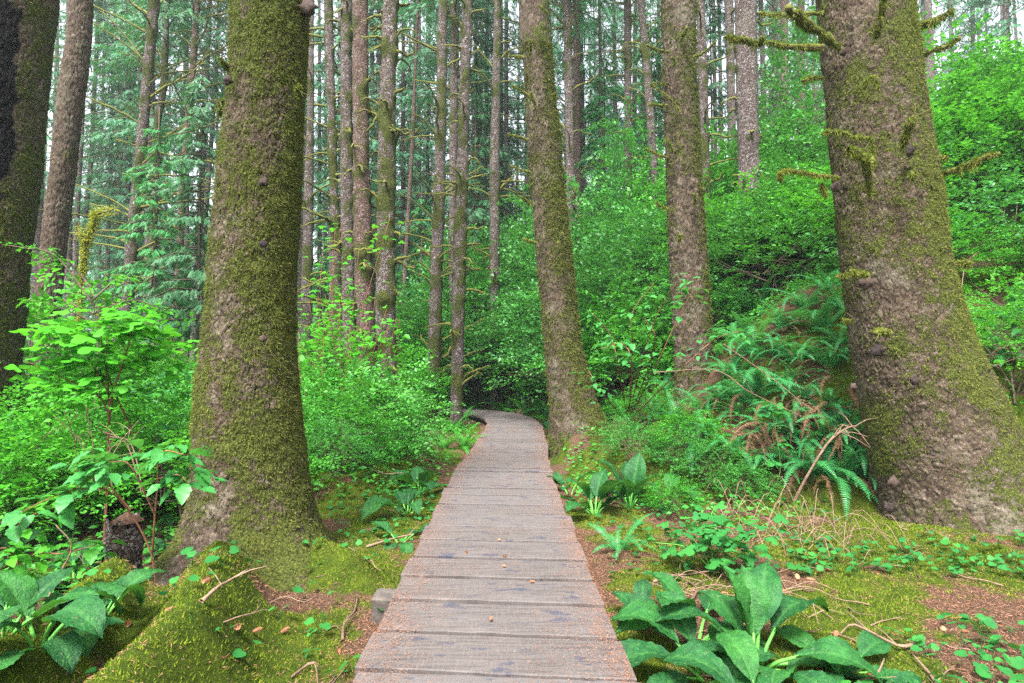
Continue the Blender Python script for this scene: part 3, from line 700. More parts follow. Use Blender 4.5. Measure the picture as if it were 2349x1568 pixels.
# measured forest trunks behind: (key, Y, [(py, xl, xr)...], base z or None, material, moss, label)
MID = [
 ('T3', 16, [(0, 342, 367), (300, 315, 340), (450, 300, 325), (600, 285, 314), (725, 276, 304)], 'bark_mid', 0.22, 'leaning grey trunk with long bare limbs beyond the bright bushes', 26, 2.3),
 ('T4', 20, [(0, 377, 390), (200, 368, 384), (300, 350, 365), (450, 347, 362), (600, 340, 357), (750, 330, 348)], 'bark_mid', 0.35, 'mossier thin trunk standing close behind the leaning grey trunk', 18, 2.0),
 ('T5', 19, [(0, 447, 459), (150, 435, 451), (350, 417, 432), (500, 407, 425), (750, 394, 411)], 'bark_red', 0.18, 'slim reddish trunk nearest the massive mossy spruce on its open side', 22, 1.9),
 ('T6', 28, [(300, 183, 193), (500, 170, 183), (700, 162, 178)], 'bark_far', 0.2, 'thin trunk just showing past the edge of the curving scaly trunk', 10, 1.5),
 ('T7', 30, [(250, 208, 219), (350, 206, 217), (500, 190, 201), (650, 180, 190)], 'bark_far', 0.1, 'pale thin leaning trunk behind the yellow mossy snag', 10, 1.5),
 ('T8', 28, [(0, 500, 509), (300, 482, 492), (600, 458, 470), (750, 452, 465)], 'bark_far', 0.3, 'faint trunk half behind the massive mossy spruce', 12, 2.0),
 ('T8b', 34, [(0, 290, 300), (450, 268, 278), (700, 260, 272)], 'bark_far', 0.2, 'distant trunk between the pale snag and the leaning grey trunk', 8, 1.6),
 ('T9', 17.5, [(0, 711, 720), (300, 703, 720), (450, 697, 719), (650, 691, 717), (780, 688, 717)], 'bark_mid', 0.25, 'grey trunk first beyond the massive mossy spruce, behind a ladder of mossy limbs', 12, 1.6),
 ('T10', 14.5, [(0, 743, 762), (200, 749, 768), (400, 755, 773), (550, 759, 781), (700, 764, 785)], 'bark_mid', 0.30, 'slim trunk with many mossy limbs reaching toward the massive mossy spruce', 26, 1.5),
 ('T11', 13.5, [(0, 782, 807), (250, 781, 808), (500, 781, 812), (700, 785, 815)], 'bark_mid', 0.28, 'pale grey trunk, middle of the close-set trio before the gap', 10, 0.4),
 ('T12', 12, [(0, 809, 844), (200, 809, 845), (400, 810, 848), (600, 813, 855), (750, 819, 860)], 'bark_red', 0.34, 'stout brownish trunk with mossy knots, last of the close-set trio', 14, 0.3),
 ('T13', 30, [(0, 847, 857), (200, 849, 859), (500, 854, 864), (700, 857, 868)], 'bark_far', 0.15, 'thin far trunk in the gap beside the stout brownish trunk', 10, 1.5),
 ('T14', 11.5, [(0, 879, 914), (200, 871, 909), (400, 865, 908), (600, 862, 907), (784, 861, 909), (884, 866, 912)], 'bark_mid', 0.42, 'stout trunk with mossy stubs all round, standing alone past the trio', 24, 0.42),
 ('T15', 22, [(50, 954, 960), (350, 941, 949), (660, 922, 932)], 'bark_red', 0.05, 'very thin reddish leaning trunk beside the low branches over the thicket', 10, 0.9),
 ('T16', 16, [(0, 1006, 1026), (250, 1001, 1024), (450, 994, 1020), (615, 988, 1015), (700, 985, 1013)], 'bark_mid', 0.40, 'olive mossy trunk before the twin trunks, its foot hidden by the thicket', 20, 1.3),
 ('T17', 19, [(0, 1034, 1052), (300, 1031, 1050), (600, 1030, 1045), (700, 1030, 1044)], 'bark_mid', 0.2, 'further of the twin trunks standing close together', 12, 1.2),
 ('T18', 14, [(0, 1061, 1084), (200, 1054, 1078), (400, 1048, 1074), (550, 1041, 1069), (715, 1038, 1065)], 'bark_mid', 0.36, 'nearer of the twin trunks, rough with knots', 22, 0.7),
 ('T20', 26, [(300, 1086, 1096), (450, 1086, 1097), (580, 1084, 1097)], 'bark_far', 0.1, 'thin trunk just beyond the twin trunks over the thicket', 12, 1.6),
 ('T19', 18, [(0, 1134, 1150), (200, 1129, 1147), (400, 1123, 1146), (520, 1124, 1145)], 'bark_mid', 0.3, 'lone knotty trunk rising from the top of the thicket beside the leaning spruce', 16, 1.0),
 ('T21', 17.5, [(0, 1293, 1310), (250, 1296, 1315), (450, 1299, 1319)], 'bark_mid', 0.2, 'pale trunk first past the leaning spruce', 12, 0.9),
 ('T22', 20, [(0, 1315, 1331), (200, 1315, 1331), (400, 1318, 1333)], 'bark_red', 0.2, 'darker trunk touching the pale one past the leaning spruce', 12, 1.2),
 ('T23', 22, [(100, 1373, 1380), (300, 1374, 1386), (430, 1377, 1389)], 'bark_red', -0.2, 'smooth dark cedar-like trunk with no limbs', 0, 1.0),
 ('T24b', 18, [(0, 1432, 1447), (350, 1433, 1449), (420, 1434, 1450)], 'bark_mid', 0.2, 'grey trunk midway between the smooth dark trunk and the straight scaly spruce', 12, 0.8),
 ('T24', 17, [(0, 1462, 1477), (150, 1475, 1492), (300, 1484, 1503), (390, 1490, 1508)], 'bark_mid', 0.25, 'pale leaning trunk next to the straight scaly spruce', 12, 0.9),
 ('T25', 14, [(0, 1597, 1617), (150, 1600, 1622), (370, 1609, 1627)], 'bark_mid', 0.2, 'slim trunk directly behind the straight scaly spruce', 12, 0.7),
 ('T26', 20, [(0, 1662, 1682), (280, 1669, 1688)], 'bark_mid', 0.15, 'dark slim trunk touching the pale knotty column on the hill', 6, 0.8),
 ('T27', 13, [(0, 1685, 1735), (150, 1687, 1737), (305, 1691, 1740)], 'bark_mid', 0.10, 'pale knotty column of a trunk on the crest of the bank', 12, 0.35),
 ('T28', 22, [(0, 1740, 1750), (215, 1745, 1757)], 'bark_far', 0.1, 'thin trunk on the crest next to the pale knotty column', 8, 0.8),
 ('T29', 25, [(0, 1770, 1782), (200, 1772, 1785)], 'bark_far', 0.0, 'dark thin trunk behind the long mossy limb of the widest spruce', 4, 0.8),
 ('T30', 20, [(0, 1790, 1807), (200, 1791, 1808)], 'bark_red', -0.1, 'brown trunk on the crest beside the forking mossy limb', 4, 0.8),
 ('T31', 22, [(0, 1830, 1846), (150, 1830, 1847)], 'bark_red', -0.1, 'brown trunk closest to the widest spruce on the crest', 4, 0.8),
 ('T32', 32, [(0, 1632, 1641), (280, 1636, 1645)], 'bark_far', -0.1, 'hair-thin far trunk behind the slim trunk on the crest', 3, 0.8),
 ('T33', 34, [(0, 1645, 1653), (280, 1650, 1659)], 'bark_far', -0.1, 'second hair-thin far trunk, next to the dark slim trunk', 3, 0.8),
 ('T34', 38, [(0, 1550, 1560), (300, 1400, 1409)], 'bark_far', 0.0, 'far trunk leaning strongly across the gap over the thicket', 3, 0.8),
]
MID = [q for q in MID if q[0] != 'T34']

# dead limb variants (unit length along +x)
def limb_variant(seed, twigs):
    r = np.random.default_rng(seed); B = Buf()
    bend = r.uniform(-0.16, 0.12); pts = curve_pts([(0, 0, 0), (0.3, r.normal(0, .02), 0.03+bend*.3), (0.65, r.normal(0, .04), bend), (1, r.normal(0, .06), bend*1.3+r.uniform(-.12, .10))], 10)
    pts[1:-1] += r.normal(0, 0.008, (8, 3))
    V, F = tube(pts, np.linspace(0.030, 0.012, 10)*r.uniform(.8, 1.25, 10), 6, True, .25, seed); B.add(V, F)
    for k in range(twigs):
        i = r.integers(3, 9); L = r.uniform(0.12, 0.4); a = r.choice([-1, 1])*r.uniform(.5, 1.2)
        d = np.array([math.cos(a), math.sin(a), r.uniform(-.5, .3)])*L
        V, F = tube(curve_pts([pts[i], pts[i]+d*0.5+(0, 0, .02), pts[i]+d+(0, 0, -.05*L)], 5), np.linspace(.009, .004, 5), 4, True, .2); B.add(V, F)
    # hanging moss
    n = 70; i = r.integers(1, 9, n); f = r.uniform(0, 1, n)[:, None]
    p = pts[i]*(1-f)+pts[np.minimum(i+1, 9)]*f; L = r.uniform(.015, .06, n)
    w = r.uniform(.006, .014, n)
    VV = np.stack([p+np.c_[-w, w*0, w*0+.004], p+np.c_[w, w*0, w*0+.004], p+np.c_[w*0, r.normal(0, .01, n), -L]], 1).reshape(-1, 3)
    B.add(VV, np.arange(3*n).reshape(-1, 3))
    return B.mesh('limb', M['limb'])
LIMBS = [limb_variant(s_, t_) for s_, t_ in ((1, 0), (2, 2), (3, 3), (4, 5), (5, 1), (6, 7))]
STUBS = [0, 4]
def mid_tree(key, Y, prof, mat, mossv, label, nlimb, llen, seed):
    r = np.random.default_rng(seed)
    P = prof_arrays(prof, Y)
    x0 = P[0, 1]; zg = min(H1(x0, Y), P[0, 0])-0.5
    ztop = at(0, -120, Y)[2]+2.0
    if Y > 15: ztop = max(ztop, 22)
    nth = 44 if Y < 15 else (28 if Y < 21 else 18); dz = 0.055 if Y < 15 else (0.09 if Y < 21 else 0.2)
    zs = np.arange(zg, ztop, dz); cx, R0 = prof_fn(P, zs)
    base = np.array([cx[0], Y, zg])
    th = np.linspace(0, 2*np.pi, nth, endpoint=False); TH, Z = np.meshgrid(th, zs)
    R = np.repeat(R0[:, None], nth, 1); c, s_ = np.cos(TH), np.sin(TH); rm = float(np.median(R0)); ex, ey = c*rm, s_*rm
    R = R*(1+0.25*np.exp(-(Z-zg)/0.5))+0.010*fbm(ex*6, ey*6, Z*3, seed, 3)*2+0.012*fbm(ex*14, ey*14, Z*11, seed+1, 2)
    # knots with limbs
    limbs = []
    visible_lo = zg+1.2
    moss = mossv-0.02+0.45*fbm(ex*3, ey*3, Z*1.3, seed+2, 2)+0.75*fbm(ex*8, ey*8, Z*5, seed+4, 3)+0.10*c
    topvis = at(0, -60, Y)[2]
    nlimb = int(nlimb*1.7)
    for k in range(nlimb):
        z = r.uniform(visible_lo, topvis); a = r.uniform(0, 2*np.pi)
        if r.uniform() < 0.6: a = r.choice([0, math.pi])+r.normal(0, .55)
        limbs.append((z, a))
    for k in range(int(nlimb*1.5)+10):
        if k < nlimb: z, a = limbs[k]
        else: z, a = r.uniform(visible_lo, topvis), r.uniform(0, 2*np.pi)
        d2 = (((Z-z)/0.09)**2+((np.angle(np.exp(1j*(TH-a)))*rm)/0.08)**2)
        g = np.exp(-d2); R = R+0.035*g*min(1, rm/0.2); below = np.exp(-((((Z-z+0.08)/0.16)**2)+((np.angle(np.exp(1j*(TH-a)))*rm)/0.09)**2))
        moss = moss+0.55*below*(1 if mossv > 0 else 0)
    moss = np.clip(moss, 0, 1)
    R = R+0.022*moss*np.clip(.5+fbm(ex*16, ey*16, Z*12, seed+7, 2), 0, 1)
    X = np.repeat(cx[:, None], nth, 1)+R*c; Yy = Y+R*s_
    idg = np.arange(len(zs)*nth).reshape(len(zs), nth); b = np.roll(idg, -1, 1)
    F = np.stack([idg[:-1], b[:-1], b[1:], idg[1:]], -1).reshape(-1, 4)
    t = thing('spruce_tree', label, 'tree', base)
    link('trunk', mesh_np('trunk', np.stack([X, Yy, Z], -1).reshape(-1, 3)-base, F, M[mat], {'moss': moss}), t)
    for (z, a) in limbs:
        cxx, rr = prof_fn(P, np.array([z])); L = llen*r.uniform(0.35, 1.15)
        v = LIMBS[r.integers(0, len(LIMBS))] if llen > 0.8 else LIMBS[r.choice([0, 4, 1])]
        pitch = r.normal(-0.25 if llen < .8 else (-0.42 if key != 'T10' else -0.05), 0.24)
        thick = (0.9+0.5*r.uniform()) if llen > 0.8 else 1.6*0.55/ max(.3, L)**.5
        link('limb', v, t, (cxx[0]+math.cos(a)*rr[0]*0.9-base[0], math.sin(a)*rr[0]*0.9, z-zg), (0, pitch, a), (L, thick*0.9, thick*0.9))
    TREES[key] = dict(obj=t, P=P, Y=Y, base=base)
    return t
for i, q in enumerate(MID):
    mid_tree(q[0], q[1], q[2], q[3], q[4], q[5], q[6], q[7], 200+i*7)

# ------------------------------------------------------------------ mossy limbs and knots on the big trees
def mossy_limb(tree, pts_img, Ys, r0, r1, fuzzn=900, drip=0.05, seed=0, mat='moss_limb', name='limb', label=None):
    base = TREES[tree]['base']; P = [at(x, y, Y) for (x, y), Y in zip(pts_img, Ys)]
    c = curve_pts(P, 14); r = np.random.default_rng(seed)
    c[1:-1] += r.normal(0, 0.006, (12, 3))
    rad = np.linspace(r0*.75, r1*.75, 14)*(1+.55*vnoise(np.arange(14)*.9, seed*3.3, 0, 4))*r.uniform(.85, 1.2, 14)
    V, F = tube(c-base, rad, 9, True, .18, seed)
    o = link(name, mesh_np(name, V, F, M['limb']), TREES[tree]['obj'])
    Bt = Buf()
    for k in range(3):
        j = int(r.integers(4, 13)); dd = unit(c[j]-c[j-2]+r.normal(0, .02, 3)+np.array([0, 0, r.uniform(-.02, .02)]))*r.uniform(.05, .16)*(r0/.025)
        v_, f_ = tube(curve_pts([c[j], c[j]+dd*.5+r.normal(0, .012, 3), c[j]+dd+r.normal(0, .02, 3)], 6)-base, np.linspace(.006, .002, 6), 4); Bt.add(v_, f_)
    link('twig', Bt.mesh('twig', M['limb']), o)
    n = int(fuzzn*1.3); i = r.integers(0, 13, n); f = r.uniform(0, 1, n)[:, None]
    p = c[i]*(1-f)+c[i+1]*f; tt = unit(c[i+1]-c[i]); q = unit(np.cross(tt, r.normal(0, 1, (n, 3))))
    rr = rad[i][:, None]; root = p+q*rr*0.85
    down = np.clip(-q[:, 2], 0, 1)
    L = ((0.010+0.020*r.uniform(0, 1, n)**2)*(1+.9*fbm(p[:, 0]*20, p[:, 1]*20, p[:, 2]*20, seed, 2))+1.5*drip*down*r.uniform(0, 1, n)**2*np.clip(fbm(p[:, 0]*14, p[:, 1]*14, p[:, 2]*3, seed, 2)*1.6+0.5, 0, 2))[:, None]
    d = unit(q+r.normal(0, .4, (n, 3))+np.c_[0*down, 0*down, -0.4-1.6*down]); sd_ = unit(np.cross(d, r.normal(0, 1, (n, 3))))
    w = r.uniform(.0025, .0055, n)[:, None]
    VV = np.stack([root-sd_*w, root+sd_*w, root+d*L], 1).reshape(-1, 3)-base
    m_ = stuff(link('moss', mesh_np('moss', VV, np.arange(3*n).reshape(-1, 3), M[mat], smooth=False), o))
    return o
R_ = [([(1925, 112), (1885, 78), (1845, 52), (1808, 18)], (5.05, 4.8, 4.55, 4.35), .034, .040, 1600, .05),
 ([(1885, 110), (1800, 106), (1740, 98), (1700, 92), (1663, 84)], (5.45, 5.3, 5.2, 5.1, 5.05), .030, .020, 1800, .05),
 ([(1745, 100), (1748, 92), (1746, 84)], (5.2, 5.15, 5.1), .014, .018, 400, .03),
 ([(1888, 30), (1830, 32), (1790, 36), (1742, 30)], (5.7, 5.6, 5.5, 5.5), .022, .018, 1000, .04),
 ([(2010, 88), (2018, 50), (2026, 10), (2030, -25)], (5.0, 4.9, 4.85, 4.8), .034, .020, 1300, .06),
 ([(2095, 70), (2130, 52), (2160, 38), (2188, 22)], (5.6, 5.45, 5.4, 5.35), .030, .028, 1300, .10),
 ([(2105, 130), (2140, 117), (2170, 105), (2203, 88)], (5.6, 5.5, 5.45, 5.4), .022, .020, 1200, .04),
 ([(2148, 402), (2195, 388), (2245, 366), (2292, 354)], (5.6, 5.4, 5.3, 5.2), .026, .030, 1800, .09),
 ([(1925, 410), (1870, 400), (1800, 392), (1790, 398), (1790, 415)], (5.4, 5.2, 5.05, 5.0, 5.0), .020, .018, 1500, .06),
 ([(2003, 316), (1960, 313), (1915, 302), (1885, 308)], (5.0, 4.95, 4.9, 4.85), .015, .014, 900, .05),
 ([(1996, 316), (1999, 330), (1998, 350)], (5.0, 4.98, 4.98), .014, .006, 500, .04),
 ([(1945, 345), (1965, 350), (1985, 368), (1994, 410), (1997, 452)], (4.7, 4.75, 4.85, 4.95, 5.0), .045, .022, 2600, .06),
 ([(2000, 350), (1996, 380), (1990, 390)], (4.95, 4.9, 4.88), .03, .03, 900, .04),
 ([(2072, 335), (2082, 300), (2095, 268)], (5.05, 4.95, 4.9), .040, .030, 1700, .08),
 ([(1982, 632), (1955, 628), (1918, 636)], (5.05, 5.0, 4.95), .016, .012, 700, .04),
 ([(1990, 632), (1965, 626), (1950, 622)], (5.0, 4.9, 4.85), .022, .014, 600, .03),
 ([(2040, 766), (2020, 760), (2008, 764)], (5.0, 4.85, 4.8), .030, .028, 900, .03),
 ([(1960, 738), (1932, 733)], (5.25, 5.2), .012, .010, 300, .03),
 ([(1982, 205), (1990, 185), (2008, 180)], (5.05, 5.0, 5.0), .014, .010, 600, .07),
 ([(2010, 186), (2014, 205)], (5.0, 5.0), .010, .006, 300, .04),
 ([(1888, 180), (1860, 178), (1843, 185)], (5.6, 5.5, 5.45), .018, .018, 700, .06),
 ([(1895, 455), (1890, 430), (1880, 428)], (5.4, 5.3, 5.3), .014, .012, 500, .10),
 ([(2095, 405), (2088, 400)], (5.1, 5.05), .022, .020, 500, .04),
 ([(2185, 610), (2215, 603), (2228, 607)], (5.5, 5.35, 5.3), .018, .015, 700, .06),
 ([(2150, 360), (2175, 362)], (5.5, 5.4), .022, .015, 500, .06)]
for i, q in enumerate(R_): mossy_limb('R', q[0], q[1], q[2], q[3], q[4], q[5], 900+i)
for i, q in enumerate([([(1535, 120), (1505, 113), (1483, 104)], .022, .014), ([(1590, 132), (1618, 118), (1642, 96)], .030, .012), ([(1528, 195), (1505, 190), (1490, 197)], .02, .014),
          ([(1560, 255), (1535, 225), (1508, 205), (1492, 192)], .018, .012), ([(1530, 243), (1500, 240), (1488, 240)], .022, .018), ([(1530, 362), (1505, 352), (1480, 342)], .022, .012),
          ([(1545, 348), (1535, 330), (1527, 318)], .022, .016), ([(1535, 482), (1515, 472), (1503, 464)], .02, .012), ([(1565, 85), (1572, 70), (1575, 64)], .035, .02), ([(1592, 470), (1594, 455), (1590, 445)], .03, .015),
          ([(1550, 145), (1545, 135), (1540, 133)], .015, .012), ([(1558, 550), (1562, 540)], .03, .03)]):
    Ys = [9.2-0.3*(k+1)/len(q[0])-(0.25 if 1530 < q[0][0][0] < 1595 else 0) for k in range(len(q[0]))]
    mossy_limb('C', q[0], Ys, q[1], q[2], 500, .07, 950+i)
for i, q in enumerate([([(1200, 133), (1166, 127)], .028, .018), ([(1222, 228), (1195, 208), (1174, 197)], .028, .014), ([(1212, 322), (1185, 313), (1166, 309)], .028, .020), ([(1218, 397), (1190, 388), (1171, 380)], .026, .018),
          ([(1225, 468), (1194, 452)], .024, .016), ([(1232, 558), (1199, 549)], .024, .014), ([(1218, 118), (1217, 92)], .035, .02), ([(1228, 243), (1218, 212)], .03, .018), ([(1286, 560), (1290, 535)], .05, .03),
          ([(1258, 32), (1235, 12)], .02, .012), ([(1270, 228), (1272, 215)], .03, .02)]):
    Ys = [9.8-0.25*(k+1)/len(q[0])-(0.3 if 1215 < q[0][0][0] < 1260 or q[0][0][0] > 1262 else 0) for k in range(len(q[0]))]
    mossy_limb('B', q[0], Ys, q[1], q[2], 500, .07, 970+i)
mossy_limb('A', [(538, 190), (522, 160), (500, 134)], (4.5, 4.4, 4.3), .022, .010, 500, .04, 990)
mossy_limb('A', [(520, 240), (506, 232), (503, 262)], (4.55, 4.5, 4.5), .022, .016, 500, .07, 991)
mossy_limb('A', [(688, 205), (680, 203)], (4.3, 4.2), .018, .012, 300, .04, 992)
def knot(tree, px, py, Y, rad, seed, squash=0.5):
    r = np.random.default_rng(seed); base = TREES[tree]['base']; c = at(px, py, Y)
    th = np.linspace(0, 2*np.pi, 14, endpoint=False); ph = np.linspace(0.05, math.pi-0.05, 9)
    TH, PH = np.meshgrid(th, ph); d = np.stack([np.sin(PH)*np.cos(TH), np.sin(PH)*np.sin(TH)*squash, np.cos(PH)], -1)
    q = d*rad*(1+0.55*fbm(d[..., 0]*3+seed, d[..., 1]*3, d[..., 2]*3, seed, 3)[..., None]*1.5)
    V = (c-base)+q.reshape(-1, 3); idg = np.arange(9*14).reshape(9, 14); b = np.roll(idg, -1, 1)
    F = np.stack([idg[:-1], idg[1:], b[1:], b[:-1]], -1).reshape(-1, 4)
    link('knot', mesh_np('knot', V, F, M['knot']), TREES[tree]['obj'])
for k, (px, py, rr) in enumerate([(1985, 645, .07), (2012, 805, .055), (2098, 873, .045), (1958, 888, .03), (2050, 1108, .05), (2232, 808, .035), (1930, 118, .045), (2085, 345, .05), (1918, 430, .045), (2040, 1165, .04)]):
    knot('R', px, py, 5.18 if 1950 < px < 2120 else 5.45, rr, 60+k)
for k, (px, py, rr) in enumerate([(603, 418, .035), (603, 778, .03), (603, 560, .028), (705, 18, .07), (523, 185, .035)]):
    knot('A', px, py, 4.24 if 520 < px < 680 else 4.5, rr, 80+k)

# ------------------------------------------------------------------ foliage assets
SM_LEAF = (np.array([(0, 0, 0), (.45, -.32, .06), (1, 0, -.06), (.45, .32, .06)], float), np.array([(0, 1, 2), (0, 2, 3)]))
def leaf_template(n=5, w=0.36, cup=0.08, droop=0.18, tip=1.0):
    """ovate leaf, 2 strips either side of midrib"""
    x = np.linspace(0, 1, n+1); wd = w*np.sin(np.pi*np.clip(x, 0, 1)**0.75)**0.9; wd[-1] = 0; wd[0] = 0.0
    V = [(0, 0, 0)]; F = []
    for i in range(1, n):
        z = -droop*x[i]**2
        V += [(x[i], -wd[i], z+cup*wd[i]*2), (x[i], 0, z), (x[i], wd[i], z+cup*wd[i]*2)]
    V.append((1, 0, -droop)); last = len(V)-1
    F += [(0, 1, 2), (0, 2, 3)]
    for i in range(n-2):
        a = 1+i*3
        F += [(a, a+3, a+4), (a, a+4, a+1), (a+1, a+4, a+5), (a+1, a+5, a+2)]
    a = 1+(n-2)*3
    F += [(a, last, a+1), (a+1, last, a+2)]
    return np.array(V, float), np.array(F)
OV = leaf_template(4, .33)
def lobed_leaf(r=1.0, lobes=5, seed=0):
    """palmate toothed leaf seen face on, stalk end at the origin"""
    rg = np.random.default_rng(seed); angs = np.linspace(-1.9, 1.9, lobes*4+1); V = [(0.18, 0, 0.02)]
    for a in angs:
        q = abs(math.cos(a*lobes/3.8*math.pi*0.5*0.96)); rad = (0.50+0.34*q)*(1-0.16*abs(a)/1.9)+rg.normal(0, .015)
        V.append((0.18+rad*math.cos(a)*0.85, rad*math.sin(a)*0.85, -0.16*rad*rad+0.03*math.cos(a*7)))
    V.append((0.05, 0, 0)); F = [(0, i, i+1) for i in range(1, len(V)-2)]+[(0, len(V)-2, len(V)-1), (0, len(V)-1, 1)]
    return np.array(V), np.array(F)

def spray_bush(name, seed, R, Hh, nspray, leaf, mat, nl=16, template=SM_LEAF, slen=0.5, flat=True, stems=9, hollow=0.58, stemmat='twig_dark'):
    """bush of branching leafy sprays; returns (leaves mesh, stems mesh)"""
    r = np.random.default_rng(seed)
    # shell-biased positions with lumps
    u = unit(r.normal(0, 1, (nspray, 3))); u[:, 2] = np.abs(u[:, 2])*1.0-0.25*(r.uniform(0, 1, nspray) < .45)*r.uniform(0, 1.5, nspray)
    rad = (hollow+(1-hollow)*r.uniform(0, 1, nspray)**0.6)*(1+0.42*vnoise(u[:, 0]*2.8, u[:, 1]*2.8, u[:, 2]*2.8, seed))
    pos = u*rad[:, None]*np.array([R, R, Hh*0.62])+np.array([0, 0, Hh*0.36])
    pos[:, 2] = np.maximum(pos[:, 2], 0.04)
    out = unit(np.c_[u[:, :2], 0.25+0.3*u[:, 2]]+r.normal(0, .30, (nspray, 3)))
    out[:, 2] = out[:, 2]*0.5 if flat else out[:, 2]
    X, Yv, Z = frames(out, roll=r.normal(0, .35, nspray))
    k = np.arange(nl); t = (k+1)/nl; side = np.where(k % 2 == 0, 1, -1)
    L = slen*r.uniform(.6, 1.25, nspray)
    lx = t[None]*L[:, None]; lz = -0.22*L[:, None]*t[None]**2
    P = pos[:, None]+X[:, None]*lx[..., None]+np.array([0, 0, 1])*lz[..., None]
    ld = X[:, None]*0.55+Yv[:, None]*side[None, :, None]*0.85
    ld = ld.reshape(-1, 3)+r.normal(0, .22, (nspray*nl, 3)); P = P.reshape(-1, 3)+r.normal(0, leaf*0.25, (nspray*nl, 3))
    a, b, c = frames(ld, up=np.repeat(Z, nl, 0), roll=r.normal(0, .4, nspray*nl))
    V, F = stamp(template[0], template[1], P, a, b, c, leaf*r.uniform(.6, 1.3, nspray*nl))
    lm = mesh_np('leaves', V, F, M[mat], smooth=False)
    B = Buf()
    for s_ in range(stems):
        i = r.integers(0, nspray); tgt = pos[i]
        st = np.array([r.normal(0, .10*R), r.normal(0, .10*R), -0.05])
        V, F = tube(curve_pts([st, st*0.3+tgt*0.35+np.array([0, 0, Hh*.15])+r.normal(0, .05*R, 3), tgt], 8), np.linspace(.014, .004, 8)*max(1, Hh/2), 5); B.add(V, F)
        for q in range(4):
            j = r.integers(0, nspray); mid = st*0.2+tgt*0.6+np.array([0, 0, Hh*.08]); 
            V, F = tube(np.array([mid, (mid+pos[j])/2+r.normal(0, .04, 3), pos[j]]), np.array([.006, .004, .002])*max(1, Hh/2), 4); B.add(V, F)
    return lm, B.mesh('stems', M[stemmat])
print('assets')
HUCK = [spray_bush('h', 1, 1.25, 2.2, 560, .074, 'huckle', 14), spray_bush('h', 2, 1.5, 1.9, 620, .074, 'huckle', 14), spray_bush('h', 3, 1.0, 2.6, 540, .070, 'huckle', 14), spray_bush('h', 4, 1.35, 2.1, 580, .076, 'bright', 14)]
NEARH = [spray_bush('n', 11, .8, 1.3, 520, .036, 'huckle', 18, slen=.34), spray_bush('n', 12, .9, 1.5, 560, .038, 'bright', 18, slen=.36), spray_bush('n', 13, .7, 1.1, 460, .036, 'bright', 18, slen=.32)]
BROAD = [spray_bush('b', 21, 1.2, 2.3, 480, .078, 'maple', 10, OV, .55, True), spray_bush('b', 22, 1.0, 1.9, 260, .10, 'salmon', 9, OV, .5, True), spray_bush('b', 23, 0.9, 1.6, 240, .085, 'salmon', 9, OV, .42, True)]

SHRUBN = {}
def put_bush(asset, x, y, label, cat='shrub', name='huckleberry_shrub', group=None, sc=1.0, scz=None, rz=None, z=None):
    rz = random.uniform(0, 6.28) if rz is None else rz
    zz = H1(x, y)-0.05 if z is None else z
    t = thing(name, label, cat, (x, y, zz), rz, group, (sc, sc, scz or sc))
    stuff(link('leaves', asset[0], t)); link('stems', asset[1], t)
    return t

# labels built from what a shrub stands by
LM = [(-2.1, 4.6, 'the massive mossy spruce'), (-6.0, 6.6, 'the charred trunk'), (-9.2, 11.0, 'the curving scaly trunk'), (-10.7, 16.0, 'the leaning grey trunk'), (-2.6, 11.5, 'the stout lone trunk'), (-3.2, 12.0, 'the stout brownish trunk'),
      (-1.3, 14.0, 'the twin trunks'), (0.9, 10.0, 'the leaning spruce'), (2.9, 9.2, 'the straight scaly spruce'), (6.0, 13.0, 'the pale knotty column'), (4.3, 5.75, 'the widest spruce'), (-0.8, 18.0, 'the lone knotty trunk'), (2.0, 17.5, 'the pale far trunk'), (4.4, 17.0, 'the pale leaning trunk')]
def near_phrase(x, y):
    d = [math.hypot(x-a, y-b) for a, b, _ in LM]; o = np.argsort(d); a, b, n1 = LM[o[0]]; n2 = LM[o[1]][2]
    rel = 'behind' if y > b+1.0 else ('in front of' if y < b-1.0 else 'beside')
    return f'{rel} {n1} on the side of {n2}', rel, n1, n2
USED = {}
WORDS = ['rounded', 'ragged', 'domed', 'loose', 'tall', 'dense', 'spreading', 'low', 'arching', 'uneven']
def auto_label(kind, x, y, sc):
    ph, rel, n1, n2 = near_phrase(x, y)
    size = 'small' if sc < .8 else ('large' if sc > 1.15 else 'middling')
    lab = f'{size} {kind} {ph}'
    n = USED.get(lab, 0); USED[lab] = n+1
    if n: p2 = ['', 'shaded ', 'open ', 'crowded ', 'sprawling '][min(4, n//10)]; n = n % 10+1 if n > 10 else n
    if n: lab = p2+f'{["lower", "higher", "further", "fuller", "thinner", "darker", "paler", "bushier", "squatter", "wider"][min(n-1, 9)]} {lab}'
    w = lab.split()
    return ' '.join(w[:16])

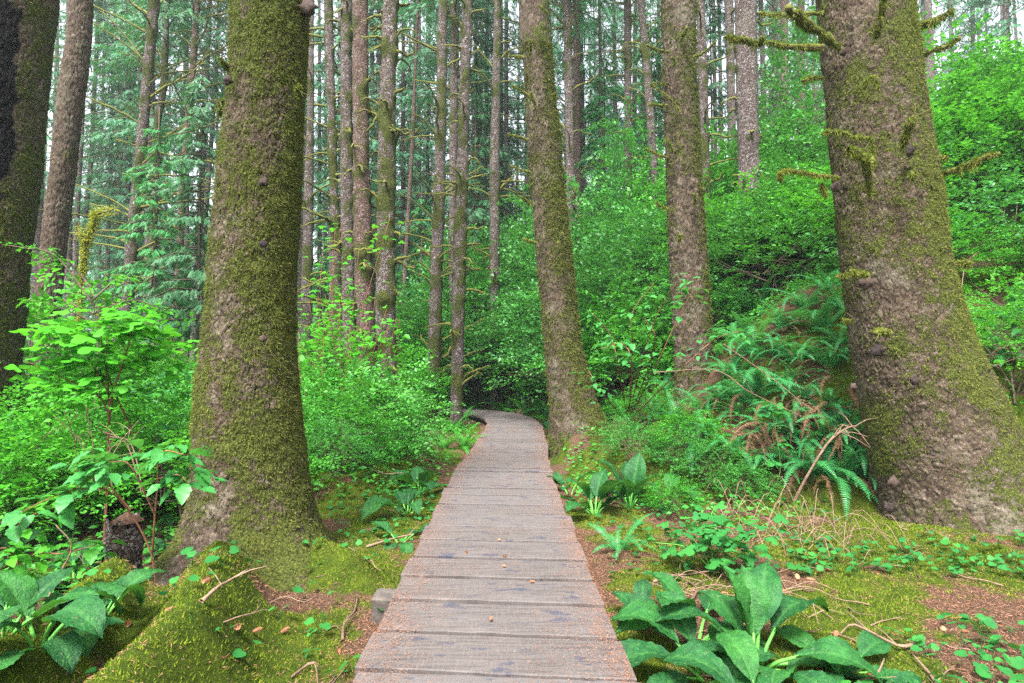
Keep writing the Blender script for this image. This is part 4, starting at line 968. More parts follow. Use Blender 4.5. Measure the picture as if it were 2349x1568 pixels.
# hillside thicket of huckleberry
CREST = np.array([(0, 740), (700, 760), (900, 690), (1000, 620), (1110, 560), (1160, 512), (1230, 520), (1320, 490), (1400, 412), (1470, 372), (1550, 390), (1650, 305), (1750, 285), (1795, 215), (1840, 145), (1900, 130), (2000, 60), (2100, -200), (4000, -400)], float)
def fit_crest(x, y, h):      # how tall a bush of height h may stand here so that the thicket keeps its crest
    pxx = CPX+FPX*x/y/_c; lim = CAM_Z+y*(835-np.interp(pxx, CREST[:, 0], CREST[:, 1]))/FPX
    return (lim-H1(x, y))/h
r = np.random.default_rng(31)
pts = []
tries = 0
TR = np.array([(t['base'][0], t['base'][1]) for t in TREES.values()])
while len(pts) < 175 and tries < 60000:
    tries += 1
    y = 5.0+27*r.uniform()**0.8; x = r.uniform(-6, 22)
    d = float(toe_dist(np.array([x]), np.array([y]))[0])
    if d < 0.5 or d > 17 or x > y*1.02+1.5: continue
    if y < 8.7 and x < 5.2: continue
    if abs(x-4.0) < 1.7 and 5.8 < y < 10.6: continue         # fern slope
    if y < 15.5 and d < 1.0: continue
    if np.min(np.hypot(TR[:, 0]-x, TR[:, 1]-y)) < 0.75: continue
    if y < 9.0 and abs(x/y-TREES['C']['base'][0]/9.2) < .12: continue
    mn = 1.15 if y < 16 else 1.6
    if pts and min(math.hypot(x-a, y-b) for a, b in pts) < mn: continue
    pts.append((x, y))
for (x, y) in pts:
    k = int(r.integers(0, 4)); sc = min(r.uniform(.75, 1.15)*(0.8 if y < 10 else (1.0 if y < 17 else 1.2)), fit_crest(x, y, 2.3))
    if sc < .35: continue
    # keep the tallest off the toe
    put_bush(HUCK[k] if y > 9 else NEARH[int(r.integers(0, 3))], x, y, auto_label('evergreen huckleberry' if k < 3 else 'bright green huckleberry', x, y, sc), sc=sc*(1.0 if y > 9 else 1.5), group='huckleberry thicket on the bank')
def top_bush(px, ytop, Y, assets, label, name='huckleberry_shrub', group='huckleberry thicket on the bank', hh=2.2, wmax=1.5):
    p = at(px, ytop, Y); z = H1(p[0], Y); sc = max(.45, (p[2]-z)/hh); put_bush(assets, p[0], Y, label, sc=min(sc, wmax), scz=sc, name=name, group=group)
TB = [(960, 665, 20.0), (1010, 632, 20.5), (1062, 600, 20.5), (1112, 560, 21), (1165, 515, 21.5), (1215, 522, 20), (1262, 545, 18), (1000, 730, 19.2), (1090, 700, 18.9), (1180, 655, 18.7), (1240, 690, 17.6), (940, 745, 20), (1330, 485, 17), (1400, 425, 17), (1462, 385, 18), (1532, 390, 18),
      (1345, 600, 14), (1425, 560, 13.5), (1500, 530, 13.5), (1650, 335, 16), (1740, 295, 17), (1830, 245, 15), (1872, 150, 16), (1690, 440, 13), (1780, 430, 12.5), (1862, 400, 12), (1575, 480, 15), (1450, 700, 11.5), (1390, 690, 12.5)]
for k, (px, yt, Y) in enumerate(TB):
    x = at(px, yt, Y)[0]; top_bush(px, yt, Y, HUCK[k % 4], auto_label(['thick huckleberry mound', 'glossy huckleberry mound', 'twiggy huckleberry mound', 'fresh green huckleberry mound'][k % 4], x, Y, 1.3), hh=2.0 if k % 4 else 2.3)
for k, (px, yt, Y) in enumerate([(90, 640, 8.2), (330, 690, 8.6), (420, 740, 8.0), (10, 740, 7.6), (240, 720, 9.4), (140, 760, 7.4), (720, 760, 10.4), (800, 770, 10.8), (850, 830, 9.8), (760, 850, 8.8), (450, 820, 7.0), (20, 860, 6.0), (180, 880, 6.2), (310, 850, 6.6)]):
    x = at(px, yt, Y)[0]; top_bush(px, yt, Y, BROAD[k % 3] if k % 2 == 0 else NEARH[1+k % 2], auto_label('fresh lime-green shrub', x, Y, .9), 'lime_shrub', 'lime-green shrubs on the flat side', hh=2.2 if k % 2 == 0 else 1.4, wmax=1.25)
# flat side thicket
pts2 = []; tries = 0
while len(pts2) < 130 and tries < 60000:
    tries += 1
    y = 5.2+24*r.uniform()**0.9; x = r.uniform(-26, -1.3)
    if x < -y*1.02-1.0: continue
    d = float(toe_dist(np.array([x]), np.array([y]))[0])
    if d > -0.8: continue
    if float(path_dist(np.array([x]), np.array([y]))[0]) < (1.5 if y < 9 else 2.3): continue
    if y < 17.5 and y > 9 and x > -4.4-(.12*(y-9)) and x/y > -.19: continue
    if np.min(np.hypot(TR[:, 0]-x, TR[:, 1]-y)) < 0.8: continue
    if math.hypot(x+2.1, y-4.6) < 1.6: continue
    if y < 7.5 and x > -2.2: continue
    if pts2 and min(math.hypot(x-a, y-b) for a, b in pts2) < .98: continue
    pts2.append((x, y))
for (x, y) in pts2:
    sc = r.uniform(.75, 1.1)
    if y < 8.5: a = NEARH[int(r.integers(0, 3))]; sc *= 1.05
    elif r.uniform() < .35: a = BROAD[int(r.integers(0, 2))]; sc *= .85
    else: a = HUCK[int(r.choice([0, 1, 3, 3]))]; sc *= .85
    put_bush(a, x, y, auto_label('leafy green shrub', x, y, sc), sc=sc, name='understory_shrub', group='shrubs on the flat side of the path')
# far low bushes behind everything
for k in range(46):
    y = r.uniform(26, 60); x = r.uniform(-y, y*0.5)
    sc = min(r.uniform(1.1, 1.9), fit_crest(x, y, 2.3))
    if sc < .35: continue
    put_bush(HUCK[int(r.integers(0, 4))], x, y, auto_label('far green bush', x, y, sc), sc=sc, name='far_shrub', group='far bushes between the trunks')

# ------------------------------------------------------------------ conifer crowns
def crown_mesh(seed, Hh, R, nb, mat, ntw=34, dens=1.0, tw=0.42, NK=6):
    r = np.random.default_rng(seed); POS = []; DIR = []; LEN = []; B = Buf()
    for b in range(nb):
        t = (b+r.uniform())/nb; z = t*Hh; a = r.uniform(0, 2*np.pi); L = R*(1-t*0.75)*r.uniform(.55, 1.1)
        d = np.array([math.cos(a), math.sin(a), 0]); n = int(ntw*L/R)+6
        q = r.uniform(0.12, 1, n); side = r.choice([-1, 1], n); perp = np.array([-d[1], d[0], 0])
        sag = -0.35*L*q**1.5+0.10*L*q
        wid = 0.34*L*(1-q*0.75)*r.uniform(.1, 1, n)
        p = d*(q*L)[:, None]+perp*(side*wid)[:, None]+np.c_[0*q, 0*q, z+sag-0.05*r.uniform(0, 1, n)]
        dd = d*0.6+perp*(side*0.6)[:, None]+np.c_[0*q, 0*q, -0.55-0.5*r.uniform(0, 1, n)]
        POS.append(p); DIR.append(dd+r.normal(0, .25, (n, 3))); LEN.append(tw*r.uniform(.5, 1.3, n))
        V, F = tube(np.array([d*0, d*L*.5+(0, 0, -.02*L), d*L*.95+(0, 0, -.25*L)])+(0, 0, z), np.array([.03, .02, .008]), 4); B.add(V, F)
    POS = np.concatenate(POS); DIR = np.concatenate(DIR); LEN = np.concatenate(LEN)
    # each twig: three narrow blades fanned out
    VV = []; FF = []; n = len(POS)
    tv = np.array([(0, -.05, 0), (0, .05, 0), (.55, .16, .02), (1, 0, -.12), (.5, -.17, .02), (.3, .0, -.1), (.35, 0, .12), (.9, .02, .03)], float)
    tf = np.array([(0, 4, 1), (1, 4, 2), (4, 3, 2), (0, 5, 7), (0, 7, 6)])
    a, b_, c = frames(DIR, roll=r.normal(0, .6, n))
    # twigs split in short combs of needles
    out = []
    for k in range(NK):
        q = k/NK
        for s_ in (-1, 1):
            dd = unit(a*0.75+b_*s_*0.75+r.normal(0, .18, (n, 3)))
            p = POS+a*(q*LEN)[:, None]
            w = 0.018*dens; L = (0.30*LEN*(1-.4*q))[:, None]
            sd_ = unit(np.cross(dd, c))
            out.append(np.stack([p-sd_*w, p+sd_*w, p+dd*L+np.array([0, 0, -.03])], 1))
    out = np.concatenate(out).reshape(-1, 3)
    lm = mesh_np('crown', out, np.arange(len(out)).reshape(-1, 3), M[mat], smooth=False)
    return lm, B.mesh('boughs', M['twig_dark'])
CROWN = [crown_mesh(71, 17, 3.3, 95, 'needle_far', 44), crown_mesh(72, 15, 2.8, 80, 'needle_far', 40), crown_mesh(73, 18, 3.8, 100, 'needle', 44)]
HEM = [crown_mesh(81, 6.0, 1.7, 50, 'hemlock', 60, .5, .26, 9), crown_mesh(82, 7.5, 2.0, 56, 'needle', 60, .55, .28, 9)]
# plain far trunk meshes, 26 m tall, unit radius
def far_trunk(seed):
    nth, n = 12, 60; zs = np.linspace(0, 30, n); th = np.linspace(0, 2*np.pi, nth, endpoint=False); TH, Z = np.meshgrid(th, zs)
    lean = np.random.default_rng(seed).normal(0, .012, 2)
    R = (1.0-0.022*Z)*(1+.12*fbm(np.cos(TH)*2, np.sin(TH)*2, Z*1.5, seed, 2)); X = R*np.cos(TH)*.2+Z*lean[0]; Y = R*np.sin(TH)*.2+Z*lean[1]
    idg = np.arange(n*nth).reshape(n, nth); b = np.roll(idg, -1, 1)
    F = np.stack([idg[:-1], b[:-1], b[1:], idg[1:]], -1).reshape(-1, 4)
    moss = np.clip(.15+.7*fbm(np.cos(TH)*1.2, np.sin(TH)*1.2, Z*1.2, seed+3, 2), 0, 1)
    return mesh_np('trunk', np.stack([X, Y, Z], -1).reshape(-1, 3), F, M['bark_far'], {'moss': moss})
FT = [far_trunk(s_) for s_ in (5, 6, 7)]
def far_limbs(seed):
    r = np.random.default_rng(seed); B = Buf()
    for k in range(34):
        z = r.uniform(1.5, 20); a = r.uniform(0, 2*np.pi); L = r.uniform(.5, 2.2); d = np.array([math.cos(a), math.sin(a), r.normal(-.05, .22)])
        V, F = tube(curve_pts([d*0.1, d*L*.5+(0, 0, .08), d*L+(0, 0, r.uniform(-.3, .15))], 5)+(0, 0, z), np.linspace(.028, .010, 5), 4); B.add(V, F)
    return B.mesh('dead_limbs', M['limb'])
FL = [far_limbs(1), far_limbs(2)]
r = np.random.default_rng(91)
fpts = []; tries = 0
while len(fpts) < 185 and tries < 20000:
    tries += 1
    y = 21+62*r.uniform()**1.1; x = r.uniform(-1.0, 1.0)*y
    if x > 0 and r.uniform() < .25: continue
    if fpts and min(math.hypot(x-a, y-b) for a, b in fpts) < 1.7: continue
    if y < 26 and np.min(np.hypot(TR[:, 0]-x, TR[:, 1]-y)) < 1.5: continue
    if x/y < -.98 or x/y > 1.0: continue
    fpts.append((x, y))
PHR = {'A': 'the massive mossy trunk', 'R': 'the widest spruce', 'L0': 'the charred trunk', 'B': 'the leaning spruce', 'C': 'the straight scaly spruce', 'L1': 'the curving scaly trunk', 'T3': 'the leaning grey trunk', 'T5': 'the slim reddish trunk', 'T9': 'the laddered grey trunk',
       'T12': 'the stout brownish trunk', 'T14': 'the stout lone trunk', 'T16': 'the olive mossy trunk', 'T18': 'the twin trunks', 'T19': 'the lone knotty trunk', 'T21': 'the pale far trunk', 'T23': 'the smooth dark trunk', 'T24': 'the pale leaning trunk', 'T27': 'the pale knotty column'}
BR = sorted((TREES[k_]['base'][0]/TREES[k_]['Y'], v_) for k_, v_ in PHR.items())
FUSED = {}
ADJ = ['', 'nearer ', 'thicker ', 'thinner ', 'mossier ', 'paler ', 'darker ', 'straighter ', 'knottier ', 'greyer ', 'browner ', 'barer ', 'bushier ', 'dimmer ', 'lankier ', 'sparser ']
for (x, y) in fpts:
    b_ = x/y; lo = [v for q, v in BR if q <= b_]; hi = [v for q, v in BR if q > b_]
    btw = f'between {lo[-1]} and {hi[0]}' if lo and hi else (f'past {lo[-1]}' if lo else f'past {hi[0]}')
    side = 'beyond the bank' if x > 0.05*y else ('straight beyond the bend of the boardwalk' if x > -0.25*y else ('behind the massive mossy spruce' if x > -.5*y else 'in the open wood past the charred trunk'))
    dist = 'slender' if y < 40 else ('faint' if y < 60 else 'hazy')
    fl_ = f'{dist} far spruce seen {btw}'; nn = FUSED.get(fl_, 0); FUSED[fl_] = nn+1
    t = thing('far_spruce', ADJ[nn % 16]+fl_, 'tree', (x, y, H1(x, y)-.3), r.uniform(0, 6.28), f'{dist} spruces {side}')
    rad = r.uniform(.6, 1.25)
    link('trunk', FT[int(r.integers(0, 3))], t, scale=(rad, rad, 1))
    if r.uniform() < .75: stuff(link('dead_limbs', FL[int(r.integers(0, 2))], t))
    if r.uniform() < (.42 if y < 50 else .25): continue
    k = int(r.integers(0, 3)) if y > 26 else int(r.integers(0, 2))
    cz = r.uniform(2.0, 11) if y > 34 else r.uniform(6, 13)
    s_ = r.uniform(.8, 1.15)
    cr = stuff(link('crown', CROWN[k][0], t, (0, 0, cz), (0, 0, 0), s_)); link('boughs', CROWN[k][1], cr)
for k, (px, Y) in enumerate([(870, 30), (925, 27), (948, 34), (975, 30), (1108, 28), (1160, 27), (1265, 30), (1345, 28), (1415, 30), (1520, 32), (128, 30), (240, 30), (225, 38), (735, 30), (860, 40), (935, 44), (1180, 38), (1000, 38)]):
    x = at(px, 800, Y)[0]; t = thing('far_spruce', ['feathery', 'shaggy', 'sparse', 'layered', 'drooping', 'narrow'][k % 6]+' needled spruce filling the sky gap '+f'{["just ", "well ", "far "][k % 3]}beyond '+['the stout lone trunk', 'the thin reddish trunk', 'the low branches over the thicket', 'the olive mossy trunk', 'the twin trunks', 'the lone knotty trunk', 'the leaning spruce', 'the pale far trunk', 'the smooth dark trunk', 'the pale leaning trunk', 'the charred trunk', 'the curving scaly trunk', 'the yellow mossy snag', 'the ladder of mossy limbs', 'the close-set trio', 'the open gap past the lone trunk', 'the crest of the thicket', 'the first of the twin trunks'][k], 'tree', (x, Y, H1(x, Y)-.3), k*1.1, 'needled spruces in the sky gaps')
    link('trunk', FT[k % 3], t, scale=(.7, .7, 1)); cr = stuff(link('crown', CROWN[k % 3][0], t, (0, 0, r.uniform(3, 7)), None, r.uniform(.85, 1.1))); link('boughs', CROWN[k % 3][1], cr); stuff(link('dead_limbs', FL[k % 2], t))
# crowns on measured trees that stand far enough to show them
for key in ('T4', 'T5', 'T6', 'T7', 'T8', 'T8b', 'T13', 'T17', 'T20', 'T21', 'T22', 'T24b', 'T24', 'T26', 'T28', 'T32', 'T15'):
    T_ = TREES[key]; Y = T_['Y']; k = int(r.integers(0, 3)); cz = at(0, r.uniform(-80, 200), Y)[2]+1.0
    cxx, _ = prof_fn(T_['P'], np.array([cz])); cr = stuff(link('crown', CROWN[k][0], T_['obj'], (cxx[0]-T_['base'][0], 0, cz-T_['base'][2]), (0, 0, r.uniform(0, 6)), .85)); link('boughs', CROWN[k][1], cr)
# young hemlocks with leafy low boughs
for k, (px, Y, zlow, sc, lab) in enumerate([(352, 15, 3.0, .9, 'young hemlock with bright drooping boughs before the leaning grey trunk'), (452, 14.5, 2.6, .9, 'young hemlock with fresh boughs beside the slim reddish trunk'), 
        (965, 24, 1.5, 1.1, 'deep green young hemlock behind the thin reddish trunk'), (1090, 22, 3.0, 1.2, 'leafy young hemlock above the thicket by the twin trunks'),
        (1390, 20, 3.0, 1.1, 'young hemlock hanging behind the smooth dark trunk'), (1250, 24, 3.5, 1.2, 'young hemlock seen past both sides of the leaning spruce'), (1500, 24, 4.0, 1.2, 'young hemlock behind the straight scaly spruce'), (1640, 22, 5.0, 1.0, 'thin young hemlock on the crest among slim trunks'), (730, 24, 0.5, 1.0, 'young hemlock behind the ladder of mossy limbs'), (1150, 30, 3, 1.4, 'tall young hemlock far past the lone knotty trunk')]):
    x = at(px, 800, Y)[0]; zg = H1(x, Y)
    t = thing('young_hemlock', lab, 'tree', (x, Y, zg-.1), k*1.3, 'young hemlocks under the big trees')
    hh = zlow+6.5*sc
    V, F = tube(np.c_[np.zeros(8), np.zeros(8), np.linspace(0, hh, 8)], np.linspace(.06, .012, 8), 7); link('trunk', mesh_np('trunk', V, F, M['twig_dark']), t)
    c_ = HEM[k % 2]; cr = stuff(link('crown', c_[0], t, (0, 0, zlow), None, sc)); link('boughs', c_[1], cr)
# the wood that closes the view
r = np.random.default_rng(99); n = 60000
ang = r.uniform(-0.95, 0.95, n); rad = r.uniform(78, 120, n); X = np.sin(ang)*rad*1.1; Y = np.cos(ang)*rad
Zt = r.uniform(0, 1, n)**1.25*(20+9*vnoise(X*.12, X*0, 0, 3)); nz = vnoise(X*.25, Y*.1, Zt*.18, 44); keep = nz > -0.2; X, Y, Zt = X[keep], Y[keep], Zt[keep]; n = len(X)
d = np.c_[r.normal(0, 1, n), r.normal(0, 1, n), -r.uniform(.2, 1.2, n)]; a, b, c = frames(d, roll=r.uniform(0, 6, n))
tv = np.array([(0, -.16, 0), (0, .16, 0), (1, 0, 0)], float); V, F = stamp(tv, np.array([(0, 1, 2)]), np.c_[X, Y, Zt+Hf(X, Y)*0.9], a, b, c, r.uniform(.7, 2.0, n))
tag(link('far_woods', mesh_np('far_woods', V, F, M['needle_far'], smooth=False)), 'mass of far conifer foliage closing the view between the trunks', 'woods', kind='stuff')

# ------------------------------------------------------------------ ferns
def frond_mesh(seed, L, npair, mat, arch=1.0, width=.11, dead=False):
    r = np.random.default_rng(seed); t = np.linspace(0, 1, npair+4)
    a0 = 1.05; ang = a0-arch*1.75*t**1.15
    ds = L/len(t); x = np.cumsum(np.cos(ang))*ds; z = np.cumsum(np.sin(ang))*ds; yb = .05*L*np.sin(t*2.4+seed)
    c = np.c_[x, yb, z]; B = Buf(); tt = unit(np.gradient(c, axis=0))
    V, F = tube(c[::3], np.linspace(.004, .001, len(c[::3])), 3, False); B.add(V, F)
    q = t[3:-1]; P = c[3:-1]; T3 = tt[3:-1]; up = unit(np.cross(T3, np.tile([0, 1.0, 0], (len(T3), 1))))
    up = np.where(up[:, 2:3] < 0, -up, up)
    wl_ = width*np.sin(np.pi*np.clip(q*0.93+0.07, 0, 1))**.55*(1-.55*q)
    for s_ in (-1, 1):
        y = np.tile([0, s_*1.0, 0], (len(P), 1)); dd = unit(y+T3*.28-up*(.15 if not dead else .5)+r.normal(0, .07 if not dead else .3, (len(P), 3)))
        w = ds*0.34; tip = P+dd*wl_[:, None]; mid = P+dd*wl_[:, None]*.45
        A = P-T3*w; Bq = P+T3*w; Cq = mid+T3*w*.8; Dq = mid-T3*w*.8
        VV = np.stack([A, Bq, Cq, tip, Dq], 1).reshape(-1, 3); o = np.arange(len(P))[:, None, None]*5
        FF = (np.array([(0, 1, 2), (0, 2, 4), (4, 2, 3)])[None]+o).reshape(-1, 3)
        B.add(VV, FF)
    return B.mesh('frond', M[mat], smooth=False)
FR = [frond_mesh(k, .95, 38, 'fern', a, .115) for k, a in ((1, .95), (2, 1.15), (3, .8), (4, 1.3))]
FRL = [frond_mesh(k+10, .75, 30, 'fern_light', a, .13) for k, a in ((1, .7), (2, .9), (3, .55))]
FRD = [frond_mesh(k+20, .95, 34, 'fern_dead', a, .07, True) for k, a in ((1, 1.35), (2, 1.6))]
def put_fern(x, y, label, sc=1.0, nf=17, seed=0, bank=None, dead=3, fr=None, name='sword_fern', group='sword ferns on the bank', arc=None):
    r = np.random.default_rng(seed); z = H1(x, y); t = thing(name, label, 'fern', (x, y, z-.02), 0, group, sc)
    fr = fr or FR
    for k in range(nf):
        a = 2*math.pi*(k+r.uniform(0, .8))/nf
        if arc is not None: a = arc[0]+arc[1]*(r.uniform()-.5)
        s_ = r.uniform(.65, 1.15)
        o = link('frond', fr[int(r.integers(0, len(fr)))], t, (math.cos(a)*.03, math.sin(a)*.03, 0), (r.normal(0, .25), r.normal(-.05, .22), a), s_)
    for k in range(dead):
        a = r.uniform(0, 2*math.pi) if r.uniform() < .4 else -math.pi/2+r.normal(0, .8)
        o = link('frond', FRD[int(r.integers(0, 2))], t, (0, 0, .01), (0, .25+r.normal(0, .15), a), r.uniform(.6, 1.0)); o['label'] = 'withered brown frond'
FERNS = [  # px, py of the crown on the bank
 (1690, 760), (1745, 700), (1800, 735), (1850, 690), (1890, 745), (1905, 650), (1860, 600), (1790, 620), (1720, 640), (1660, 690), (1760, 800), (1830, 810), (1900, 830), (1680, 850), (1750, 880),
 (1840, 900), (1905, 930), (1700, 940), (1785, 980), (1860, 1010), (1620, 930), (1600, 1000), (1680, 1030), (1560, 960), (1960, 1085), (1915, 1095), (1945, 1020), (1870, 1085), (1645, 800), (1655, 900), (1720, 910), (1820, 960), (1920, 1000), (1780, 560), (1870, 540), (1540, 880), (1500, 940), (1740, 1060), (1810, 860), (1940, 780), (1700, 600), (1760, 590), (1820, 580), (1890, 570), (1670, 640), (1830, 640), (1930, 620), (1770, 660), (1925, 700), (1725, 790)]
used_fern = []
for k, (px, py) in enumerate(FERNS):
    x, y, z = ground_hit(px, py+22)
    hgt = 'highest' if py < 660 else ('upper' if py < 760 else ('middle' if py < 900 else 'lower'))
    where = 'beside the widest spruce' if px > 1830 else ('beside the straight scaly spruce' if px < 1710 else 'midway between the scaly and the widest spruce')
    look = ['arching', 'glossy', 'drooping', 'wide', 'upright', 'ragged', 'dense', 'narrow'][k % 8]
    put_fern(x, y, f'{look} sword fern on the {hgt} bank {where}', random.uniform(.68, .98), 20, 300+k, dead=3 if py > 860 else 1)
for k, (px, py, lab) in enumerate([(1170, 870, 'sword fern arching over the brown litter behind the boardwalk bend'), (1215, 860, 'tallest sword fern against the foot of the leaning spruce'), (1205, 900, 'sword fern low beside the leaning spruce above the bend'), (1130, 900, 'sword fern over the middle of the bend'), (1085, 905, 'sword fern at the start of the bend'), (1050, 900, 'sword fern where the boardwalk disappears'), (2270, 820, 'sword fern tucked behind the flare of the widest spruce'), (2330, 800, 'sword fern high behind the widest spruce'), (2300, 740, 'sword fern above the one behind the widest spruce'), (1420, 930, 'small sword fern past the foot of the leaning spruce'), (2330, 720, 'topmost sword fern behind the widest spruce')]):
    x, y, z = ground_hit(px, py+25); put_fern(x, y, lab, random.uniform(.8, 1.05), 17, 340+k, dead=3, fr=FR[:2]+FRL[:2] if k < 6 else None)
for k, (x, y, lab) in enumerate([(1.15, 14.6, 'fern at the outside edge where the bend begins'), (1.1, 15.7, 'fern at the outside edge midway round the bend'), (.45, 16.9, 'fern against the bank facing down the boardwalk'), (-.35, 17.7, 'fern next along the bank behind the bend'), (-1.25, 18.4, 'fern on the bank where the planks turn away'), (-2.1, 18.9, 'last fern seen along the turning planks'), (.9, 17.6, 'upper fern on the bank facing down the boardwalk'), (-.6, 18.7, 'upper fern on the bank behind the turn')]):
    put_fern(x, y, lab, 1.15, 18, 480+k, dead=1, fr=FR[:1]+FRL, name='bend_fern', group='ferns round the outside of the bend')
put_fern(0.93, 4.95, 'small bright sword fern growing against the edge of the planks', .50, 11, 360, dead=0, arc=None)
for k, (px, py, lab) in enumerate([(1000, 985, 'first lady fern along the planks before the bend'), (1045, 990, 'bushy lady fern leaning toward the planks'), (1090, 965, 'lady fern at the inside corner of the bend'), (1020, 1030, 'lady fern above the skunk cabbage by the planks'), (960, 970, 'lady fern deeper in by the stout lone trunk'), (1065, 1030, 'lady fern overhanging the plank ends'), (930, 1010, 'pale lady fern behind the mossy hump'), (1000, 950, 'far lady fern near where the boardwalk disappears'), (1040, 955, 'second lady fern where the boardwalk disappears'), (745, 1075, 'lady fern in the shade beside the massive mossy spruce')]):
    x, y, z = ground_hit(px, py)
    if float(path_dist(np.array([x]), np.array([y]))[0]) < .85: x -= .35
    put_fern(x, y, lab, random.uniform(.6, .85), 16, 380+k, dead=0, fr=FRL, name='lady_fern', group='lady ferns along the planks')

# ------------------------------------------------------------------ skunk cabbage
def cab_leaf(seed, L, W, arch, stalk):
    r = np.random.default_rng(seed); nu, nv = 22, 11
    t = np.linspace(0, 1, nu); v = np.linspace(-1, 1, nv)
    wd = W*np.sin(np.pi*np.clip(t, 0, 1)**.92)**1.05; wd[0] = .008; wd[-1] = .001
    ang = 1.15-arch*(t**1.2)*1.5; ds = L/nu
    cx = np.cumsum(np.cos(ang))*ds+stalk*math.cos(1.2); cz = np.cumsum(np.sin(ang))*ds+stalk*math.sin(1.2)
    TT, VV_ = np.meshgrid(t, v, indexing='ij'); Wd = wd[:, None]
    Yq = VV_*Wd; fold = .24*np.abs(VV_)*Wd
    wave = .013*np.sin(TT*11+seed+VV_*1.2)*VV_**2*np.sin(np.pi*TT); quilt = .0075*np.sin(TT*55-np.abs(VV_)*8)*(1-np.abs(VV_)*.3)*(np.abs(VV_) > .08)
    nx, nz = -np.sin(ang)[:, None], np.cos(ang)[:, None]; off = fold+wave*L*2.2+quilt+.01*vnoise(TT*3+seed, VV_*2, 0, seed)
    Xq = cx[:, None]+nx*off; Zq = cz[:, None]+nz*off
    V = np.stack([Xq, Yq, Zq], -1).reshape(-1, 3); idg = np.arange(nu*nv).reshape(nu, nv)
    F = np.stack([idg[:-1, :-1], idg[1:, :-1], idg[1:, 1:], idg[:-1, 1:]], -1).reshape(-1, 4)
    lat = (np.abs(np.mod(TT*16-np.abs(VV_)*3.0, 1)-.5) < .10)*.25
    rib = np.clip(np.exp(-(VV_/.10)**2)*(1-TT*.4)+lat, 0, 1)
    me = mesh_np('leaf', V, F, M['cabbage'], {'rib': rib})
    sv, sf = tube(curve_pts([(0, 0, -.03), (stalk*.15, 0, stalk*.5), (cx[1], 0, cz[1]-.003)], 6), np.linspace(.013, .008, 6), 7)
    return me, mesh_np('stalk', sv, sf, M['stalk'])
CAB = [cab_leaf(1, .46, .105, .75, .16), cab_leaf(2, .52, .115, 1.05, .18), cab_leaf(3, .40, .10, .5, .13), cab_leaf(4, .46, .11, 1.3, .20), cab_leaf(5, .34, .085, .9, .12)]
def cabbage(x, y, label, leaves, sc=1.0, seed=0):
    r = np.random.default_rng(seed); t = thing('skunk_cabbage', label, 'plant', (x, y, H1(x, y)-.01), 0, 'skunk cabbages on the wet ground', sc)
    for k, (azd, pitchd, v, s_) in enumerate(leaves):
        a = math.radians(azd)
        o = link('leaf', CAB[v][0], t, (math.cos(a)*.03, math.sin(a)*.03, 0), (math.radians(r.normal(0, 8)), math.radians(pitchd), a), s_)
        link('stalk', CAB[v][1], o)
def rnd_leaves(n, seed, tilt=(5, 45)):
    r = np.random.default_rng(seed); return [(360*k/n+r.uniform(-25, 25), r.uniform(*tilt), int(r.integers(0, 5)), r.uniform(.7, 1.15)) for k in range(n)]
# nearest group beside the planks
cabbage(1.30, 3.10, 'biggest skunk cabbage nearest the planks with tall upright leaves', [(150, -22, 2, 1.05), (95, -15, 2, 1.0), (60, -5, 0, 1.0), (20, 18, 1, 1.0), (-20, 35, 1, .95), (-60, 45, 3, .9), (-100, 50, 0, .85), (175, 15, 1, .9), (-5, 55, 0, 1.05), (120, 5, 4, 1.1), (200, 30, 0, .8)], 1.0, 1)
cabbage(1.02, 3.02, 'skunk cabbage leaning over the plank edge next to the biggest one', [(150, 20, 1, 1.0), (185, 32, 1, .95), (110, 10, 0, .95), (-100, 40, 3, .95), (-60, 35, 0, .9), (60, 20, 4, 1.0), (-150, 45, 0, .8), (20, 40, 0, .8)], .92, 2)
cabbage(1.55, 2.80, 'skunk cabbage with long flat leaves spread on bright moss', [(10, 50, 1, 1.0), (-30, 52, 1, 1.0), (-80, 45, 3, .95), (50, 40, 0, .8), (-130, 35, 0, .8)], .95, 3)
cabbage(0.82, 3.62, 'two-leaved skunk cabbage squeezed against the plank ends', [(70, -5, 4, .9), (130, 10, 4, .8), (-60, 30, 4, .7)], .8, 4)
cabbage(1.10, 3.45, 'skunk cabbage half hidden behind the biggest one beside the planks', rnd_leaves(7, 61, (5, 40)), .85, 61)
cabbage(1.15, 2.62, 'skunk cabbage at the bottom edge of the view beside the planks', rnd_leaves(9, 62, (0, 45)), .9, 62)
cabbage(1.75, 3.05, 'low skunk cabbage on the moss outermost from the planks', rnd_leaves(6, 63, (30, 55)), .8, 63)
cabbage(0.88, 6.15, 'skunk cabbage by the planks before the mossy hump', rnd_leaves(9, 5, (-10, 35)), .95, 5)
cabbage(1.32, 6.45, 'upright skunk cabbage in front of the mossy hump', [(60, -25, 2, 1.25), (110, -10, 2, 1.1)]+rnd_leaves(8, 6, (-5, 40)), 1.0, 6)
cabbage(1.75, 6.5, 'skunk cabbage furthest from the planks before the mossy hump', rnd_leaves(6, 16, (10, 45)), .8, 16)
cabbage(0.70, 7.0, 'small skunk cabbage tight against the planks short of the leaning spruce', rnd_leaves(4, 26, (0, 25)), .7, 26)
cabbage(-1.15, 7.1, 'full skunk cabbage rosette on the moss across the planks', rnd_leaves(10, 7, (-5, 40)), .95, 7)
cabbage(-1.12, 6.15, 'skunk cabbage with drooping leaves nearer the planks than the rosette', rnd_leaves(8, 8, (10, 45)), .85, 8)
cabbage(-1.00, 5.15, 'small flat skunk cabbage on the moss by the plank ends', rnd_leaves(6, 9, (25, 55)), .65, 9)
cabbage(0.95, 12.6, 'distant skunk cabbage at the outside of the bend', rnd_leaves(8, 10, (0, 40)), 1.0, 10)
